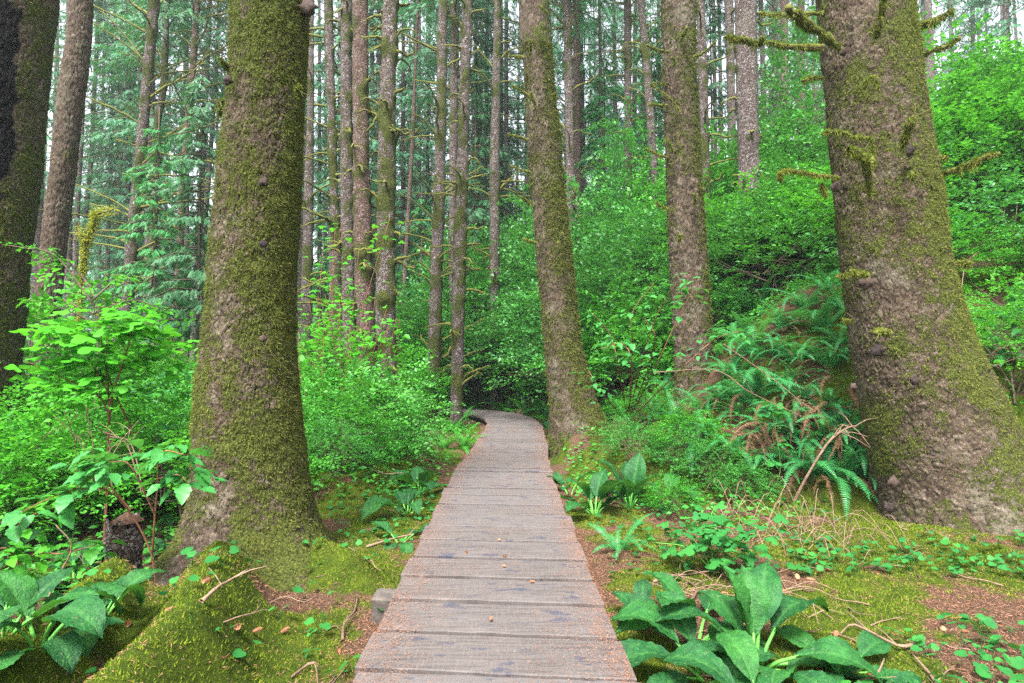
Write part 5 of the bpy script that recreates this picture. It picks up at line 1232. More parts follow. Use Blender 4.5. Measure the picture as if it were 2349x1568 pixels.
for k, (px, py, sc, lab) in enumerate([(60, 1380, 1.1, 'skunk cabbage in the hollow nearest the edge of the view'), (170, 1330, 1.05, 'broad skunk cabbage behind the fallen twigs'), (215, 1290, 1.0, 'skunk cabbage with a raised leaf short of the broken stump'), (385, 1275, .6, 'skunk cabbage between the broken stump and the massive mossy spruce'), (90, 1500, 1.05, 'blue-green skunk cabbage at the foot of the mossy mound'), (10, 1460, 1.0, 'skunk cabbage half out of view in the hollow'), (230, 1440, .8, 'skunk cabbage below the broken stump'), (120, 1240, 1.0, 'farthest skunk cabbage of the hollow'), (400, 1230, .9, 'skunk cabbage leaf clump touching the massive mossy spruce'), (20, 1290, 1.0, 'skunk cabbage under the charred trunk')]):
    x, y, z = ground_hit(px, py); cabbage(x, y, lab, rnd_leaves(9, 40+k, (5, 48)), sc*.68, 40+k)

# ------------------------------------------------------------------ broken stump
def stump():
    x, y, z = ground_hit(290, 1375); y = 3.9; x = at(288, 1300, y)[0]; zg = H1(x, y)-.12
    ztop = at(290, 1192, y)[2]; Hh = ztop-zg; nth, n = 64, 60; th = np.linspace(0, 2*np.pi, nth, endpoint=False); zs = np.linspace(0, Hh, n); TH, Z = np.meshgrid(th, zs)
    R = .093*(1+.30*np.exp(-Z/.08)-.12*np.sin(Z/Hh*3.1)+.16*np.exp(-((Z-Hh*.78)/.06)**2)); c, s_ = np.cos(TH), np.sin(TH)
    f1, f2, idr, dv = worley(TH/(2*np.pi)*16+.3*vnoise(c*4, s_*4, Z*12, 2), Z/.045, 16, 4); e = sstep(.03, .3, f2-f1)
    R = R+.010*e*(0.4+idr)+.010*fbm(c*2, s_*2, Z*8, 5, 3)
    zt = Z+np.where(Z > Hh*.95, .05*vnoise(c*3, s_*3, 0, 8), 0)
    X = R*c+.02*np.sin(Z*6); Y = R*s_; V = np.stack([X, Y, zt], -1).reshape(-1, 3)
    idg = np.arange(n*nth).reshape(n, nth); b = np.roll(idg, -1, 1); F = np.stack([idg[:-1], b[:-1], b[1:], idg[1:]], -1).reshape(-1, 4)
    moss = np.clip(.95-Z/Hh*1.1+.5*fbm(c*2, s_*2, Z*9, 6, 3), 0, 1)
    t = thing('broken_stump', 'knobbly broken stump with a reddish rotten top in the hollow', 'stump', (x, y, zg))
    link('bark', mesh_np('bark', V, F, M['bark_mid'], {'moss': moss, 'plate': idr, 'edge': e}), t)
    # rotten top as a lumpy cap
    TH, RR = np.meshgrid(th, np.linspace(0, 1, 9)); c, s_ = np.cos(TH), np.sin(TH)
    Vt = np.stack([RR*.098*c, RR*.098*s_, Hh-.012+.045*(1-RR**2)+.035*fbm(RR*c*3, RR*s_*3, 0, 9, 3)*(1-RR**4)], -1).reshape(-1, 3)
    idg = np.arange(9*nth).reshape(9, nth); b = np.roll(idg, -1, 1); F = np.stack([idg[:-1], idg[1:], b[1:], b[:-1]], -1).reshape(-1, 4)
    link('rotten_top', mesh_np('rotten_top', Vt, F, M['rot']), t)
M['rot'] = plain('rotten_wood', (0.06, 0.030, 0.02), (0.20, 0.11, 0.075), 45)
stump()

# ------------------------------------------------------------------ yellow mossy snag
def snag():
    Y = 10.2; pts = [at(180, 900, Y), at(183, 700, Y), at(190, 620, Y), at(199, 560, Y), at(215, 510, Y), at(220, 490, Y)]
    zg = H1(pts[0][0], Y); pts[0][2] = zg-.1; base = np.array([pts[0][0], Y, zg]); c = curve_pts(pts, 30)
    t = thing('mossy_snag', 'thin crooked snag furred in bright yellow moss with one side twig', 'snag', base)
    V, F = tube(c-base, np.linspace(.045, .022, 30), 9, True, .3, 4); link('trunk', mesh_np('trunk', V, F, M['limb']), t)
    side = curve_pts([at(219, 490, Y), at(240, 487, Y-.1), at(262, 479, Y-.15)], 8); V, F = tube(side-base, np.linspace(.02, .01, 8), 6); link('limb', mesh_np('limb', V, F, M['limb']), t)
    s2 = curve_pts([at(196, 560, Y), at(188, 545, Y-.1), at(180, 528, Y-.1)], 8); V, F = tube(s2-base, np.linspace(.02, .012, 8), 6); link('limb', mesh_np('limb', V, F, M['limb']), t)
    r = np.random.default_rng(5); allp = np.concatenate([np.repeat(c, 5, 0), side, s2]); n = 5000; p = allp[r.integers(0, len(allp), n)]+r.normal(0, .020, (n, 3))+np.c_[np.zeros(n), np.zeros(n), r.uniform(-.07, .07, n)]
    q = unit(r.normal(0, 1, (n, 3))); d = unit(q+np.array([0, 0, -.5])); sd_ = unit(np.cross(d, r.normal(0, 1, (n, 3)))); w = .007; L = r.uniform(.03, .07, n)[:, None]
    p = p+q*.03
    VV = np.stack([p-sd_*w, p+sd_*w, p+d*L], 1).reshape(-1, 3)-base
    stuff(link('moss', mesh_np('moss', VV, np.arange(3*n).reshape(-1, 3), M['moss_yellow'], smooth=False), t))
snag()

# ------------------------------------------------------------------ near broad-leaved shrubs with leaves of their own
LOB = [lobed_leaf(1, 5, s_) for s_ in (1, 2, 3)]
def big_leaf_mesh(mat, seed, kind):
    if kind == 'lobed': V, F = LOB[seed % 3]
    else: V, F = leaf_template(9, .27+.025*(seed % 3), .10, .26); V = V.copy(); V[:, 1] *= 1+.10*np.where(np.arange(len(V)) % 2 == 0, 1, -1); V[:, 2] += .025*np.sin(V[:, 0]*21+seed)*np.abs(V[:, 1])*6
    return mesh_np('leaf', V, F, M[mat], smooth=True)
LEAFM = {'maple': [big_leaf_mesh('maple', k, 'lobed') for k in range(3)], 'salmon': [big_leaf_mesh('salmon', k, 'ov') for k in range(3)], 'bright': [big_leaf_mesh('bright', k, 'ov') for k in range(3)], 'herb': [big_leaf_mesh('seedling', k, 'lobed') for k in range(3)]}
def leafy_stems(name, label, stems, base, leafset, lsize, nleaf, seed, cat='shrub', stemmat='twig_red', spread=.12, rad=.010, qmin=.35):
    """stems: polylines in world coordinates; leaves are attached along the outer part"""
    r = np.random.default_rng(seed); base = np.array(base, float); t = thing(name, label, cat, base)
    cs = []
    for k, st in enumerate(stems):
        c = curve_pts(st, 16); V, F = tube(c-base, np.linspace(rad, rad*.35, 16), 6, True, .1, seed+k)
        link('stem', mesh_np('stem', V, F, M[stemmat]), t); cs.append(c)
    for k in range(nleaf):
        c = cs[int(r.integers(0, len(cs)))]; q = r.uniform(qmin, 1); i = min(14, int(q*15)); p = c[i]*(1-(q*15-i))+c[i+1]*(q*15-i)
        a = r.uniform(0, 2*math.pi); off = np.array([math.cos(a), math.sin(a), 0])*spread*r.uniform(.2, 1); off[2] = r.normal(0, spread*.25)
        link('leaf', LEAFM[leafset][int(r.integers(0, 3))], t, tuple(p+off-base), (r.normal(0, .25), r.normal(.20, .25), a), lsize*r.uniform(.6, 1.25))
    return t
Yb = 4.0
def gpt(px, py):
    x, y, z = ground_hit(px, py); return np.array([x, y, z])
b1 = at(240, 1150, 5.2); b1[2] = H1(b1[0], 5.2)
leafy_stems('vine_maple', 'bright vine maple shoot spreading lobed leaves before the leaning grey trunk', [[b1, at(250, 930, 5.3), at(235, 800, 5.3), at(225, 715, 5.3)], [b1, at(248, 950, 5.3), at(150, 870, 5.3), at(60, 830, 5.2)], [b1, at(260, 900, 5.4), at(320, 820, 5.5), at(400, 790, 5.6)],
   [at(248, 900, 5.3), at(180, 790, 5.25), at(110, 740, 5.2)], [at(250, 930, 5.3), at(300, 770, 5.3), at(290, 730, 5.2)]], b1, 'maple', .150, 250, 1, spread=.26, rad=.008)
b2 = at(165, 1100, 6.6); b2[2] = H1(b2[0], 6.6)
leafy_stems('leafy_sapling', 'slender sapling with layered leaf sprays in front of the curving scaly trunk', [[b2, at(222, 900, 6.6), at(215, 700, 6.6), at(190, 640, 6.6)], [at(215, 700, 6.6), at(130, 590, 6.5), at(60, 570, 6.4), at(5, 562, 6.4)], [at(210, 660, 6.6), at(150, 600, 6.6), at(95, 605, 6.6)],
   [at(212, 690, 6.6), at(270, 640, 6.6), at(300, 640, 6.5)], [at(215, 720, 6.6), at(300, 690, 6.5), at(360, 705, 6.5), at(390, 715, 6.5)], [at(218, 740, 6.6), at(120, 700, 6.5), at(60, 690, 6.5)], [at(218, 760, 6.6), at(300, 740, 6.6), at(350, 745, 6.6)]], b2, 'bright', .075, 270, 2, spread=.12, rad=.012, stemmat='twig_dark')
b3 = at(360, 1380, 3.7); b3[2] = H1(b3[0], 3.7)
leafy_stems('salmonberry', 'salmonberry cane with large pale leaves fanning toward the massive mossy spruce', [[b3, at(340, 1250, 3.65), at(255, 1130, 3.6), at(150, 1130, 3.5), at(0, 1200, 3.4)], [at(348, 1290, 3.7), at(360, 1130, 3.6), at(370, 1040, 3.5), at(430, 1045, 3.4)], [at(300, 1170, 3.6), at(220, 1080, 3.6), at(190, 1060, 3.6)],
   [at(355, 1180, 3.6), at(300, 1070, 3.5), at(250, 1060, 3.5)], [at(360, 1100, 3.6), at(410, 1090, 3.5), at(430, 1110, 3.4)]], b3, 'salmon', .125, 150, 3, spread=.15, rad=.007, qmin=.55)
b4 = at(60, 1350, 3.9); b4[2] = H1(b4[0], 3.9)
leafy_stems('salmonberry', 'salmonberry spray with narrow leaves trailing over the hollow', [[b4, at(40, 1230, 3.8), at(80, 1180, 3.7), at(200, 1140, 3.6)], [b4, at(60, 1290, 3.7), at(150, 1270, 3.6), at(220, 1250, 3.6)], [b4, at(30, 1280, 3.6), at(-20, 1260, 3.5)]], b4, 'bright', .10, 70, 4, spread=.12, rad=.007)
b5 = gpt(1640, 1320)
leafy_stems('devils_club_seedling', 'knee-high shrub of toothed bright leaves before the tangle of bare twigs', [[b5, b5+(0, .1, .3), at(1650, 1215, 4.4)], [b5, b5+(-.1, .1, .2), at(1560, 1205, 4.5)], [b5, b5+(.2, .1, .2), at(1760, 1200, 4.3)], [b5, b5+(.05, .3, .25), at(1640, 1160, 4.9)], [b5, b5+(-.2, 0, .2), at(1500, 1245, 4.4)], [b5, b5+(.1, 0, .1), at(1720, 1270, 4.1)]], b5, 'herb', .10, 150, 5, cat='plant', spread=.16, rad=.005, stemmat='stalk')
b6 = gpt(1760, 1140)
leafy_stems('elder_shoot', 'single upright shoot with tiers of toothed leaves by the brown fronds', [[b6, at(1790, 1080, b6[1]), at(1775, 960, b6[1]-.1), at(1768, 925, b6[1]-.1)]], b6, 'herb', .13, 22, 6, cat='plant', spread=.10, rad=.006, stemmat='stalk')
b7 = gpt(1440, 970)
leafy_stems('salmonberry', 'salmonberry thicket arching past the foot of the leaning spruce', [[b7, at(1420, 850, 7.9), at(1400, 770, 7.8), at(1360, 720, 7.8)], [b7, at(1450, 800, 7.9), at(1450, 720, 7.8), at(1500, 650, 7.8)], [b7, at(1500, 850, 7.6), at(1560, 720, 7.4), at(1600, 650, 7.4)], [b7, at(1480, 800, 8), at(1530, 680, 7.8), at(1590, 625, 7.6)], [b7, at(1380, 900, 8), at(1350, 850, 8)], [b7, at(1450, 850, 7.6), at(1430, 790, 7.4), at(1380, 800, 7.4)], [b7, at(1500, 800, 7.6), at(1480, 730, 7.6)], [b7, at(1560, 850, 7.2), at(1640, 780, 7), at(1700, 760, 7)]], b7, 'salmon', .125, 230, 7, spread=.22, rad=.010)
for k, (px, py, Y, ls, lab) in enumerate([(720, 900, 9, 'bright', 'leafy shrub glowing against the massive mossy spruce'), (800, 880, 9.5, 'maple', 'vine maple in front of the close-set trio'), (740, 700, 10.5, 'maple', 'taller vine maple crown past the ladder of mossy limbs'), (860, 900, 9.8, 'bright', 'leafy shrub at the foot of the stout lone trunk')]):
    x = at(px, py, Y)[0]; b = np.array([x, Y, H1(x, Y)]); rr = np.random.default_rng(600+k); tip = at(px, py-170, Y)
    st = []
    for q in range(7):
        e = tip+rr.normal(0, 1, 3)*np.array([.55, .4, .28]); e[2] = min(e[2], tip[2]+.15); st.append([b, (b+e)/2+rr.normal(0, .1, 3), e])
    leafy_stems('vine_maple' if ls == 'maple' else 'understory_shrub', lab, st, b, ls, .12, 190, 610+k, spread=.32, rad=.010)

# near thicket fill placed by hand: (px, py_ground, asset, scale, label)
NF = [(120, 1160, 0, 1.0, 'dense small-leaved bush beyond the trailing salmonberry'), (300, 1120, 2, 1.05, 'fine-leaved bush beyond the broken stump'), (400, 1090, 0, .9, 'fine-leaved bush touching the far side of the massive mossy spruce'), (30, 1120, 1, 1.0, 'small-leaved bush against the charred trunk'), (200, 1080, 1, 1.1, 'bright fine-leaved bush under the vine maple shoot'),
      (770, 1090, 0, .55, 'dark twiggy bush in the shade just past the massive mossy spruce'), (830, 1030, 0, .95, 'dark fine-leaved bush behind the mossy hump'), (760, 1010, 1, 1.05, 'bright fine-leaved bush beside the massive mossy spruce'), (900, 985, 2, .9, 'fine-leaved bush short of the stout lone trunk'), (940, 960, 1, .8, 'bright bush between the stout lone trunk and the planks'),
      (1560, 1090, 0, .42, 'tiny-leaved bush on the end of the mossy hump'), (1450, 1060, 0, .45, 'tiny-leaved bush draped on the mossy hump'), (1540, 1180, 2, .38, 'low tiny-leaved bush near the toothed bright shrub'), (1640, 1120, 0, .5, 'tiny-leaved bush before the brown fronds'), (1480, 990, 1, .55, 'bright tiny-leaved bush past the leaning spruce'), (1580, 1040, 2, .55, 'fine-leaved bush below the straight scaly spruce'),
      (1390, 980, 0, .4, 'tiny bush in the root fork of the leaning spruce'), (1700, 1150, 0, .38, 'low bush left standing among bare twigs')]
for (px, py, k, sc, lab) in NF:
    x, y, z = ground_hit(px, py); put_bush(NEARH[k], x, y, lab.replace('left standing ', ''), sc=sc, name='fine_leaved_bush', group='fine-leaved bushes near the planks')
# leafy trees high on the bank behind the widest spruce
for k, (px, py, Y, sc, a, lab) in enumerate([(2230, 200, 11, 1.3, 0, 'tall leafy maple crown high on the bank past the widest spruce'), (2330, 120, 10, 1.2, 0, 'leafy crown in the top corner past the widest spruce'), (2180, 60, 13, 1.5, 0, 'leafy crown above the mossy limbs of the widest spruce'), (2300, 560, 8.5, .9, 2, 'leafy bush on the bank beside the flare of the widest spruce'), (1830, 200, 12, 1.1, 1, 'leafy bush on the crest beside the widest spruce'), (1650, 520, 11, .6, 1, 'pale leafy bush behind the straight scaly spruce')]):
    x = at(px, py, Y)[0]; zg = H1(x, Y); put_bush(HUCK[3] if a == 0 else BROAD[a], x, Y, lab, name='leafy_maple', sc=sc, group='leafy maples on the bank')

# bare stems in the hollow and tangle of dead twigs before the widest spruce
def cane(label, pts, rad, mat='twig', name='bare_cane', cat='cane', twigs=0, seed=0, group=None):
    c = curve_pts(pts, 14); r = np.random.default_rng(seed); base = c[0]; B = Buf(); V, F = tube(c-base, np.linspace(rad, rad*.45, 14), 6, True, .12, seed); B.add(V, F)
    for k in range(twigs):
        i = int(r.integers(4, 13)); d = unit(r.normal(0, 1, 3))*r.uniform(.08, .3); V, F = tube(curve_pts([c[i]-base, c[i]-base+d*.5+(0, 0, .02), c[i]-base+d], 5), np.linspace(rad*.4, rad*.15, 5), 4); B.add(V, F)
    return tag(link(name, B.mesh(name, M[mat]), None, tuple(base)), label, cat, group)
cane('forked pale bare cane rising from the hollow at the edge of the view', [at(90, 1420, 3.3), at(130, 1330, 3.3), at(165, 1255, 3.25), at(128, 1205, 3.2)], .006, twigs=2, seed=1)
cane('pale bare cane slanting up out of the bottom corner', [at(20, 1600, 2.5), at(50, 1500, 2.5), at(85, 1420, 2.6), at(100, 1400, 2.7)], .008, twigs=2, seed=2)
cane('thin pale twig arching over the mossy mound by the broken stump', [at(205, 1345, 3.4), at(250, 1345, 3.4), at(290, 1385, 3.45), at(380, 1400, 3.5)], .005, seed=3, twigs=1)
cane('second bare cane in the bottom corner', [at(0, 1480, 2.6), at(15, 1550, 2.5), at(25, 1620, 2.5)], .008, seed=4)
cane('reddish cane leaning behind the fine-leaved bushes', [at(335, 1060, 5.6), at(290, 960, 5.6), at(245, 850, 5.6), at(250, 760, 5.6)], .014, 'twig_red', seed=5)
for k in range(7):
    x0, x1 = random.uniform(170, 330), random.uniform(100, 340)
    cane(['slanting', 'forked', 'thin', 'bowed', 'long', 'knotted', 'pale'][k]+' bare cane among the small-leaved bushes beyond the hollow', [at(x0, 1130, 4.9), at((x0+x1)/2+10, 1020, 4.9), at(x1, 930+k*12, 4.8)], .006, twigs=4, seed=20+k)
cane('long bent pale branch arching from the twig tangle to the widest spruce', [at(1823, 1148, 5.0), at(1865, 1070, 4.9), at(1905, 1010, 4.9), at(1945, 982, 5.0), at(1968, 978, 5.1)], .014, twigs=9, seed=6)
cane('long dead cane slanting across the ferns', [at(1500, 855, 7.0), at(1640, 850, 6.6), at(1720, 900, 6.3), at(1850, 960, 6.0)], .008, 'twig', twigs=3, seed=7)
cane('second dead cane slanting across the fern slope', [at(1660, 790, 7.5), at(1760, 860, 7.0), at(1860, 940, 6.4)], .007, 'twig', twigs=3, seed=8)
cane('thin cane rising against the bank behind the widest spruce', [at(2205, 665, 7), at(2215, 610, 7), at(2240, 580, 7)], .006, seed=9)
r = np.random.default_rng(17); B = Buf()
for k in range(110):
    x, y = r.uniform(2.0, 3.2), r.uniform(4.7, 6.2)
    if k > 75: x, y = r.uniform(1.2, 2.0), r.uniform(3.6, 4.4)
    z = H1(x, y); a = r.uniform(0, 6.28); L = r.uniform(.15, .55); h_ = r.uniform(.02, .40)*(1 if k <= 75 else .25); d = np.array([math.cos(a), math.sin(a), 0])*L
    V, F = tube(curve_pts([(x, y, z), np.array((x, y, z))+d*.5+(0, 0, h_), np.array((x, y, z))+d+(0, 0, h_*.3)], 8), np.linspace(.004, .0018, 8), 4); B.add(V, F)
tag(link('dead_twigs', B.mesh('dead_twigs', M['twig'])), 'tangle of bare brown twigs arching over the moss before the widest spruce', 'twigs', kind='stuff')
# dead fronds hanging on the fern slope
for k, (px, py) in enumerate([(1835, 1010), (1965, 1040), (1760, 1030), (1900, 1050), (1800, 970), (1940, 930), (1870, 990), (1720, 1050)]):
    x, y, z = ground_hit(px, py-25); t = thing('withered_fern', ['brown', 'rusty', 'curled', 'tattered'][k % 4]+' withered fern skirt '+['under the long bent branch', 'against the widest spruce', 'below the fern slope', 'beside the widest spruce', 'in the middle of the fern slope', 'high beside the widest spruce', 'between green fronds above the tangle', 'above the tiny-leaved bush', 'nearest the tiny-leaved bush', 'at the bark of the widest spruce', 'just above the bare tangle', 'under the upper ferns'][k], 'fern', (x, y, z), 0, 'withered ferns on the bank')
    for q in range(8):
        a = -math.pi/2+r.normal(0, 1.0); link('frond', FRD[q % 2], t, (r.normal(0, .06), 0, .05), (r.normal(0, .3), .30+r.normal(0, .25), a), r.uniform(.55, .95))

# ------------------------------------------------------------------ small plants, cones, sticks on the floor
def heart():
    a = np.linspace(0, 2*np.pi, 15)[:-1]; rr = 1-.25*np.exp(-((a-math.pi)/.45)**2)*2; V = [(0, 0, 0)]
    for q, w in zip(a, rr): V.append((.55*w*math.cos(q)+.12*(math.cos(q) > .9), .52*w*math.sin(q), .05*abs(math.sin(q))-.06*math.cos(q)))
    return np.array(V), np.array([(0, i, i % 14+1) for i in range(1, 15)])
HV, HF = heart()
def seedling(seed, n):
    r = np.random.default_rng(seed); B = Buf(); S = Buf()
    for k in range(n):
        a = 6.28*k/n+r.uniform(0, 1); h_ = r.uniform(.04, .10); p = np.array([math.cos(a)*.03*(n > 1), math.sin(a)*.03*(n > 1), h_]); s_ = r.uniform(.028, .045)
        ax, ay, az = frames(np.array([[math.cos(a), math.sin(a), r.normal(0, .2)]]), roll=r.normal(0, .25, 1))
        V, F = stamp(HV, HF, p[None]+ax*s_*.4, ax, ay, az, np.array([s_*1.2])); B.add(V, F)
        V, F = tube(np.array([(0, 0, -.01), p*.5+(0, 0, .01), p]), [.0016, .0013, .001], 3, False); B.add(V, F)
    return B.mesh('seedling', M['seedling'])
SEED = [seedling(1, 1), seedling(2, 2), seedling(3, 3), seedling(4, 2)]
r = np.random.default_rng(27); placed = []
def seed_at(x, y, lab, grp, s_=1.0):
    o = link('seedling', SEED[int(r.integers(0, 4))], None, (x, y, H1(x, y)), (0, 0, r.uniform(0, 6.28)), s_*r.uniform(.6, 1.3)); tag(o, lab, 'seedling', grp); placed.append(o)
k = 0
while k < 225:
    y = r.uniform(2.5, 4.7); x = r.uniform(1.1, 4.2)
    if x > y*.92+.1: continue
    dn = vnoise(np.array([x*1.5]), np.array([y*1.5]), 0, 5)[0]
    if dn < -.25 or math.hypot(x-1.3, y-3.0) < .35 or math.hypot(x-4.2, y-5.75) < .95: continue
    seed_at(x, y, 'heart-leaved seedling on the needle litter before the widest spruce' if x > 2.4 else 'heart-leaved seedling on bright moss near the skunk cabbages', 'heart-leaved seedlings before the widest spruce' if x > 2.4 else 'heart-leaved seedlings near the skunk cabbages'); k += 1
for k in range(48):
    y = r.uniform(2.45, 4.4); x = r.uniform(-2.2, -.8)
    if path_dist(np.array([x]), np.array([y]))[0] < .72: continue
    seed_at(x, y, 'heart-leaved seedling on the mossy root mound' if x < -1.15 else 'heart-leaved seedling in litter between mound and planks', 'seedlings on the root mound' if x < -1.15 else 'seedlings between mound and planks', 1.05)
for k in range(22):
    y = r.uniform(5.0, 7.0); x = r.uniform(-1.7, -.9); seed_at(x, y, 'seedling on the moss strip across the planks', 'seedlings on the moss strip')
Bs = Buf(); nn = 0
while nn < 620:
    y = r.uniform(4.3, 7.2); x = r.uniform(.75, 5.0) if nn < 430 else r.uniform(-2.0, -.8)
    if x > y*.95 or math.hypot(x-4.2, y-5.75) < .9 or vnoise(np.array([x*1.5]), np.array([y*1.5]), 0, 15)[0] < -.15: continue
    z = H1(x, y)+r.uniform(.03, .10); a = r.uniform(0, 6.28); ax, ay, az = frames(np.array([[math.cos(a), math.sin(a), r.normal(0, .25)]]), roll=r.normal(0, .3, 1))
    V, F = stamp(HV, HF, np.array([[x, y, z]]), ax, ay, az, np.array([r.uniform(.03, .055)])); Bs.add(V, F); nn += 1
tag(link('seedling_carpet', Bs.mesh('seedling_carpet', M['seedling'])), 'carpet of small round leaves creeping under the shrubs on both sides of the planks', 'ground cover', kind='stuff')
def cone_mesh(seed):
    r = np.random.default_rng(seed); n, k = 12, 8; B = Buf(); L = .055; tv = np.array([(0, -.5, 0), (0, .5, 0), (1, 0, .25)], float)
    V, F = tube(np.c_[np.linspace(0, L, 8), np.zeros(8), np.zeros(8)], .010*np.sin(np.linspace(.35, 3.0, 8)), 7); B.add(V, F)
    for i in range(n):
        for j in range(k):
            a = 6.28*(j+.5*(i % 2))/k; x = L*(i+.3)/n; rr = .011*math.sin(.3+2.6*i/n); p = np.array([[x, rr*math.cos(a), rr*math.sin(a)]]); d = np.array([[.8, math.cos(a)*.7, math.sin(a)*.7]])
            ax, ay, az = frames(d, up=np.array([[0, math.cos(a), math.sin(a)]])); V, F = stamp(tv, np.array([(0, 1, 2)]), p, ax, ay, az, np.array([[.010, .010, .006]])); B.add(V, F)
    return B.mesh('spruce_cone', M['cone'])
CONE = [cone_mesh(1), cone_mesh(2)]
for k in range(46):
    if k < 30: y = r.uniform(2.5, 4.6); x = r.uniform(1.2, min(3.6, y*.9)); lab = 'fallen spruce cone in the litter before the widest spruce'; g = 'fallen cones before the widest spruce'
    elif k < 40: y = r.uniform(2.4, 3.6); x = r.uniform(-2.1, -.85); lab = 'fallen spruce cone on the mossy root mound'; g = 'fallen cones on the root mound'
    else: y = r.uniform(2.9, 5.5); x = r.uniform(-.5, .45); lab = 'small spruce cone lying on the planks'; g = 'cones on the planks'
    z = .012 if k >= 40 else H1(x, y)+.012
    tag(link('spruce_cone', CONE[k % 2], None, (x, y, z), (r.uniform(0, 6), r.normal(0, .15), r.uniform(0, 6.28)), r.uniform(.8, 1.15) if k < 40 else .55), lab, 'cone', g)
def stick_mesh(seed):
    r = np.random.default_rng(seed); B = Buf(); pts = curve_pts([(0, 0, 0), (.33, r.normal(0, .05), .02), (.66, r.normal(0, .07), .0), (1, r.normal(0, .1), .02)], 10)
    V, F = tube(pts, np.linspace(.012, .005, 10), 6, True, .25, seed); B.add(V, F)
    for k in range(int(r.integers(0, 3))):
        i = int(r.integers(3, 8)); d = np.array([.2, r.choice([-1, 1])*.16, .05]); V, F = tube(np.array([pts[i], pts[i]+d*.5+(0, 0, .01), pts[i]+d]), [.006, .004, .003], 4); B.add(V, F)
    return B.mesh('fallen_stick', M['twig'])
STK = [stick_mesh(s_) for s_ in (1, 2, 3, 4)]
SP = [(-1.25, 4.95, .9, .55, 'long dark stick slanting over the moss toward the plank ends'), (-.98, 3.35, .55, 1.75, 'short pale stick beside the sleeper end'), (-1.12, 2.95, .28, .1, 'stubby rotten stick by the root mound'), (-1.75, 7.3, .5, -.9, 'stick leaning by the skunk cabbage rosette'), (1.05, 4.3, .5, .2, 'pale stick lying beside the small fern'), (1.6, 2.75, .5, .8, 'forked stick by the flat skunk cabbage leaves'), (2.3, 3.3, .4, 2.9, 'straw-coloured stick in the middle of the seedlings'), (1.2, 3.9, .45, 1.2, 'upright forked twig behind the biggest skunk cabbage'), (-1.5, 2.8, .35, 1.3, 'thin stick across the mossy root mound'), (2.1, 2.75, .4, 1.5, 'thin upright twig in bright moss')]
for k, (x, y, L, a, lab) in enumerate(SP): tag(link('fallen_stick', STK[k % 4], None, (x, y, H1(x, y)+.012), (0, -.04, a), (L, .9, .9)), lab, 'stick')
for k in range(70):
    if k < 48: y = r.uniform(2.4, 5.2); x = r.uniform(1.0, min(3.9, y*.9)); g = 'twigs strewn before the widest spruce'; lab = 'little dry twig strewn before the widest spruce'
    else: y = r.uniform(2.4, 6.5); x = r.uniform(-1.6, -.85); g = 'twigs between the mound and the planks'; lab = 'little dry twig strewn along the open side of the planks'
    L = r.uniform(.10, .32); tag(link('fallen_stick', STK[k % 4], None, (x, y, H1(x, y)+.006), (0, r.normal(0, .06), r.uniform(0, 6.28)), (L, .42, .42)), lab, 'stick', g)

# moss blades and needle litter on the ground close by
def sample_ground(n, xr, yr, cond, seed):
    r = np.random.default_rng(seed); X = r.uniform(*xr, n); Y = yr[0]+(yr[1]-yr[0])*r.uniform(0, 1, n)**1.5; k = cond(X, Y, r); return X[k], Y[k], r
X, Y, r = sample_ground(380000, (-3.6, 5.2), (1.5, 8.0), lambda x, y, r: (moss_field(x, y)+.55*fbm(x*7, y*7, 0, 55, 2) > .40+.18*r.uniform(0, 1, len(x))) & (np.abs(x) < y*.95+.3) & (path_dist(x, y) > .66), 3)
n = min(len(X), 150000); X, Y = X[:n], Y[:n]; Z = Hf(X, Y)
d = unit(np.c_[r.normal(0, .6, n), r.normal(0, .6, n), np.ones(n)]); sd_ = unit(np.cross(d, r.normal(0, 1, (n, 3)))); p = np.c_[X, Y, Z-.002]; L = r.uniform(.008, .024, n)[:, None]*(0.8+Y[:, None]*.08); w = r.uniform(.0018, .0040, n)[:, None]*(.7+Y[:, None]*.12)
tag(link('moss_carpet', mesh_np('moss_carpet', np.stack([p-sd_*w, p+sd_*w, p+d*L], 1).reshape(-1, 3), np.arange(3*n).reshape(-1, 3), M['moss_ground'], smooth=False)), 'bright yellow-green moss carpet over the floor and root mound', 'moss', kind='stuff')
X, Y, r = sample_ground(260000, (-3.2, 5.0), (1.5, 8.0), lambda x, y, r: (moss_field(x, y)+.55*fbm(x*7, y*7, 0, 55, 2) < .50+.6*r.uniform(0, 1, len(x))**3) & (np.abs(x) < y*.95+.3) & (path_dist(x, y) > .64), 4)
n = min(len(X), 110000); X, Y = X[:n], Y[:n]
tag(link('floor_litter', flakes('floor_litter', X, Y, Hf(X, Y)+.004+r.uniform(0, .01, n), r.uniform(.008, .034, n), r.uniform(.0015, .0045, n), M['litter'], r, .35)), 'rusty needles, scales and bark bits on the forest floor', 'litter', kind='stuff')
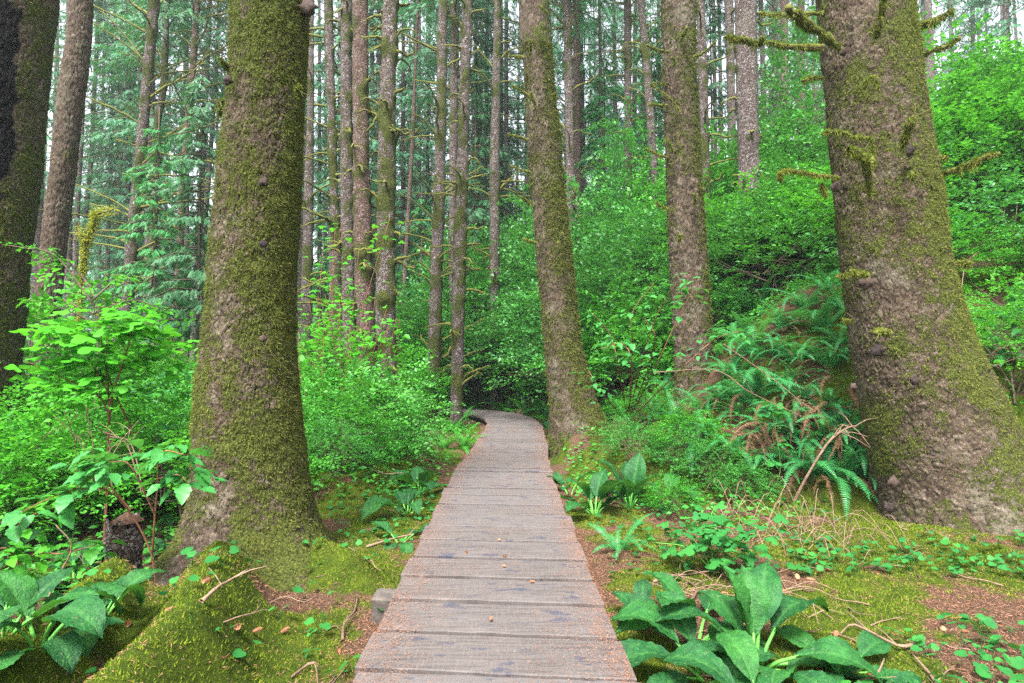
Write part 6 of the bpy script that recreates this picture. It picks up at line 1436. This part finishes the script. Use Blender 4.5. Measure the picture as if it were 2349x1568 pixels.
# low herbs on the wider floor
X, Y, r = sample_ground(110000, (-10, 9), (3.2, 18), lambda x, y, r: (path_dist(x, y) > .85) & (fbm(x*.9, y*.9, 0, 71, 2) > .02-.25*sstep(6, 9, y)-.5*sstep(-2.4, -3.2, x)) & ~((y < 5.4) & (x > .7)) & ~((x > -2.5) & (y < 6.4) & (x < 0)) & (r.uniform(0, 1, len(x)) < .55) & (np.hypot(x+2.1, y-4.6) > 1.0), 5)
n = min(len(X), 42000); X, Y = X[:n], Y[:n]; a = r.uniform(0, 6.28, n); d = np.c_[np.cos(a), np.sin(a), r.normal(.1, .3, n)]; ax, ay, az = frames(d, roll=r.normal(0, .4, n))
V, F = stamp(SM_LEAF[0], SM_LEAF[1], np.c_[X, Y, Hf(X, Y)+r.uniform(.02, .22, n)], ax, ay, az, r.uniform(.04, .09, n))
tag(link('ground_herbs', mesh_np('ground_herbs', V, F, M['grassy'], smooth=False)), 'low leafy herbs covering the floor under the shrubs', 'herbs', kind='stuff')
hz = bpy.data.meshes.new('haze'); bmv = [(x, y, z) for x in (-335, 335) for y in (-75, 440) for z in (-4, 60)]
hz.from_pydata(bmv, [], [(0, 1, 3, 2), (4, 6, 7, 5), (0, 4, 5, 1), (2, 3, 7, 6), (0, 2, 6, 4), (1, 5, 7, 3)]); T = NT('haze')
pv = T.n('ShaderNodeVolumePrincipled', i_Density=HAZE); pv.inputs['Color'].default_value = (0.80, 0.93, 0.95, 1); pv.inputs['Anisotropy'].default_value = 0.2
T.l(pv.outputs[0], T.out.inputs['Volume']); hz.materials.append(T.m); tag(link('haze', hz), 'thin pale damp air between the trunks', 'haze', kind='stuff')
seen_ = {}
for o in list(bpy.data.objects):
    if o.parent is None and 'label' in o and (o.name.startswith('huckleberry_shrub') or o.name.startswith('sword_fern') or o.name.startswith('understory')):
        n_ = seen_.get(o['label'], 0); seen_[o['label']] = n_+1
        if n_: o['label'] = ' '.join((['outer ', 'inner ', 'leaning '][min(n_-1, 2)]+o['label']).split()[:16])
print('objects', len(bpy.data.objects), 'tris', sum(len(m.polygons)*(2 if len(m.polygons) and m.polygons[0].loop_total == 4 else 1) for m in bpy.data.meshes))
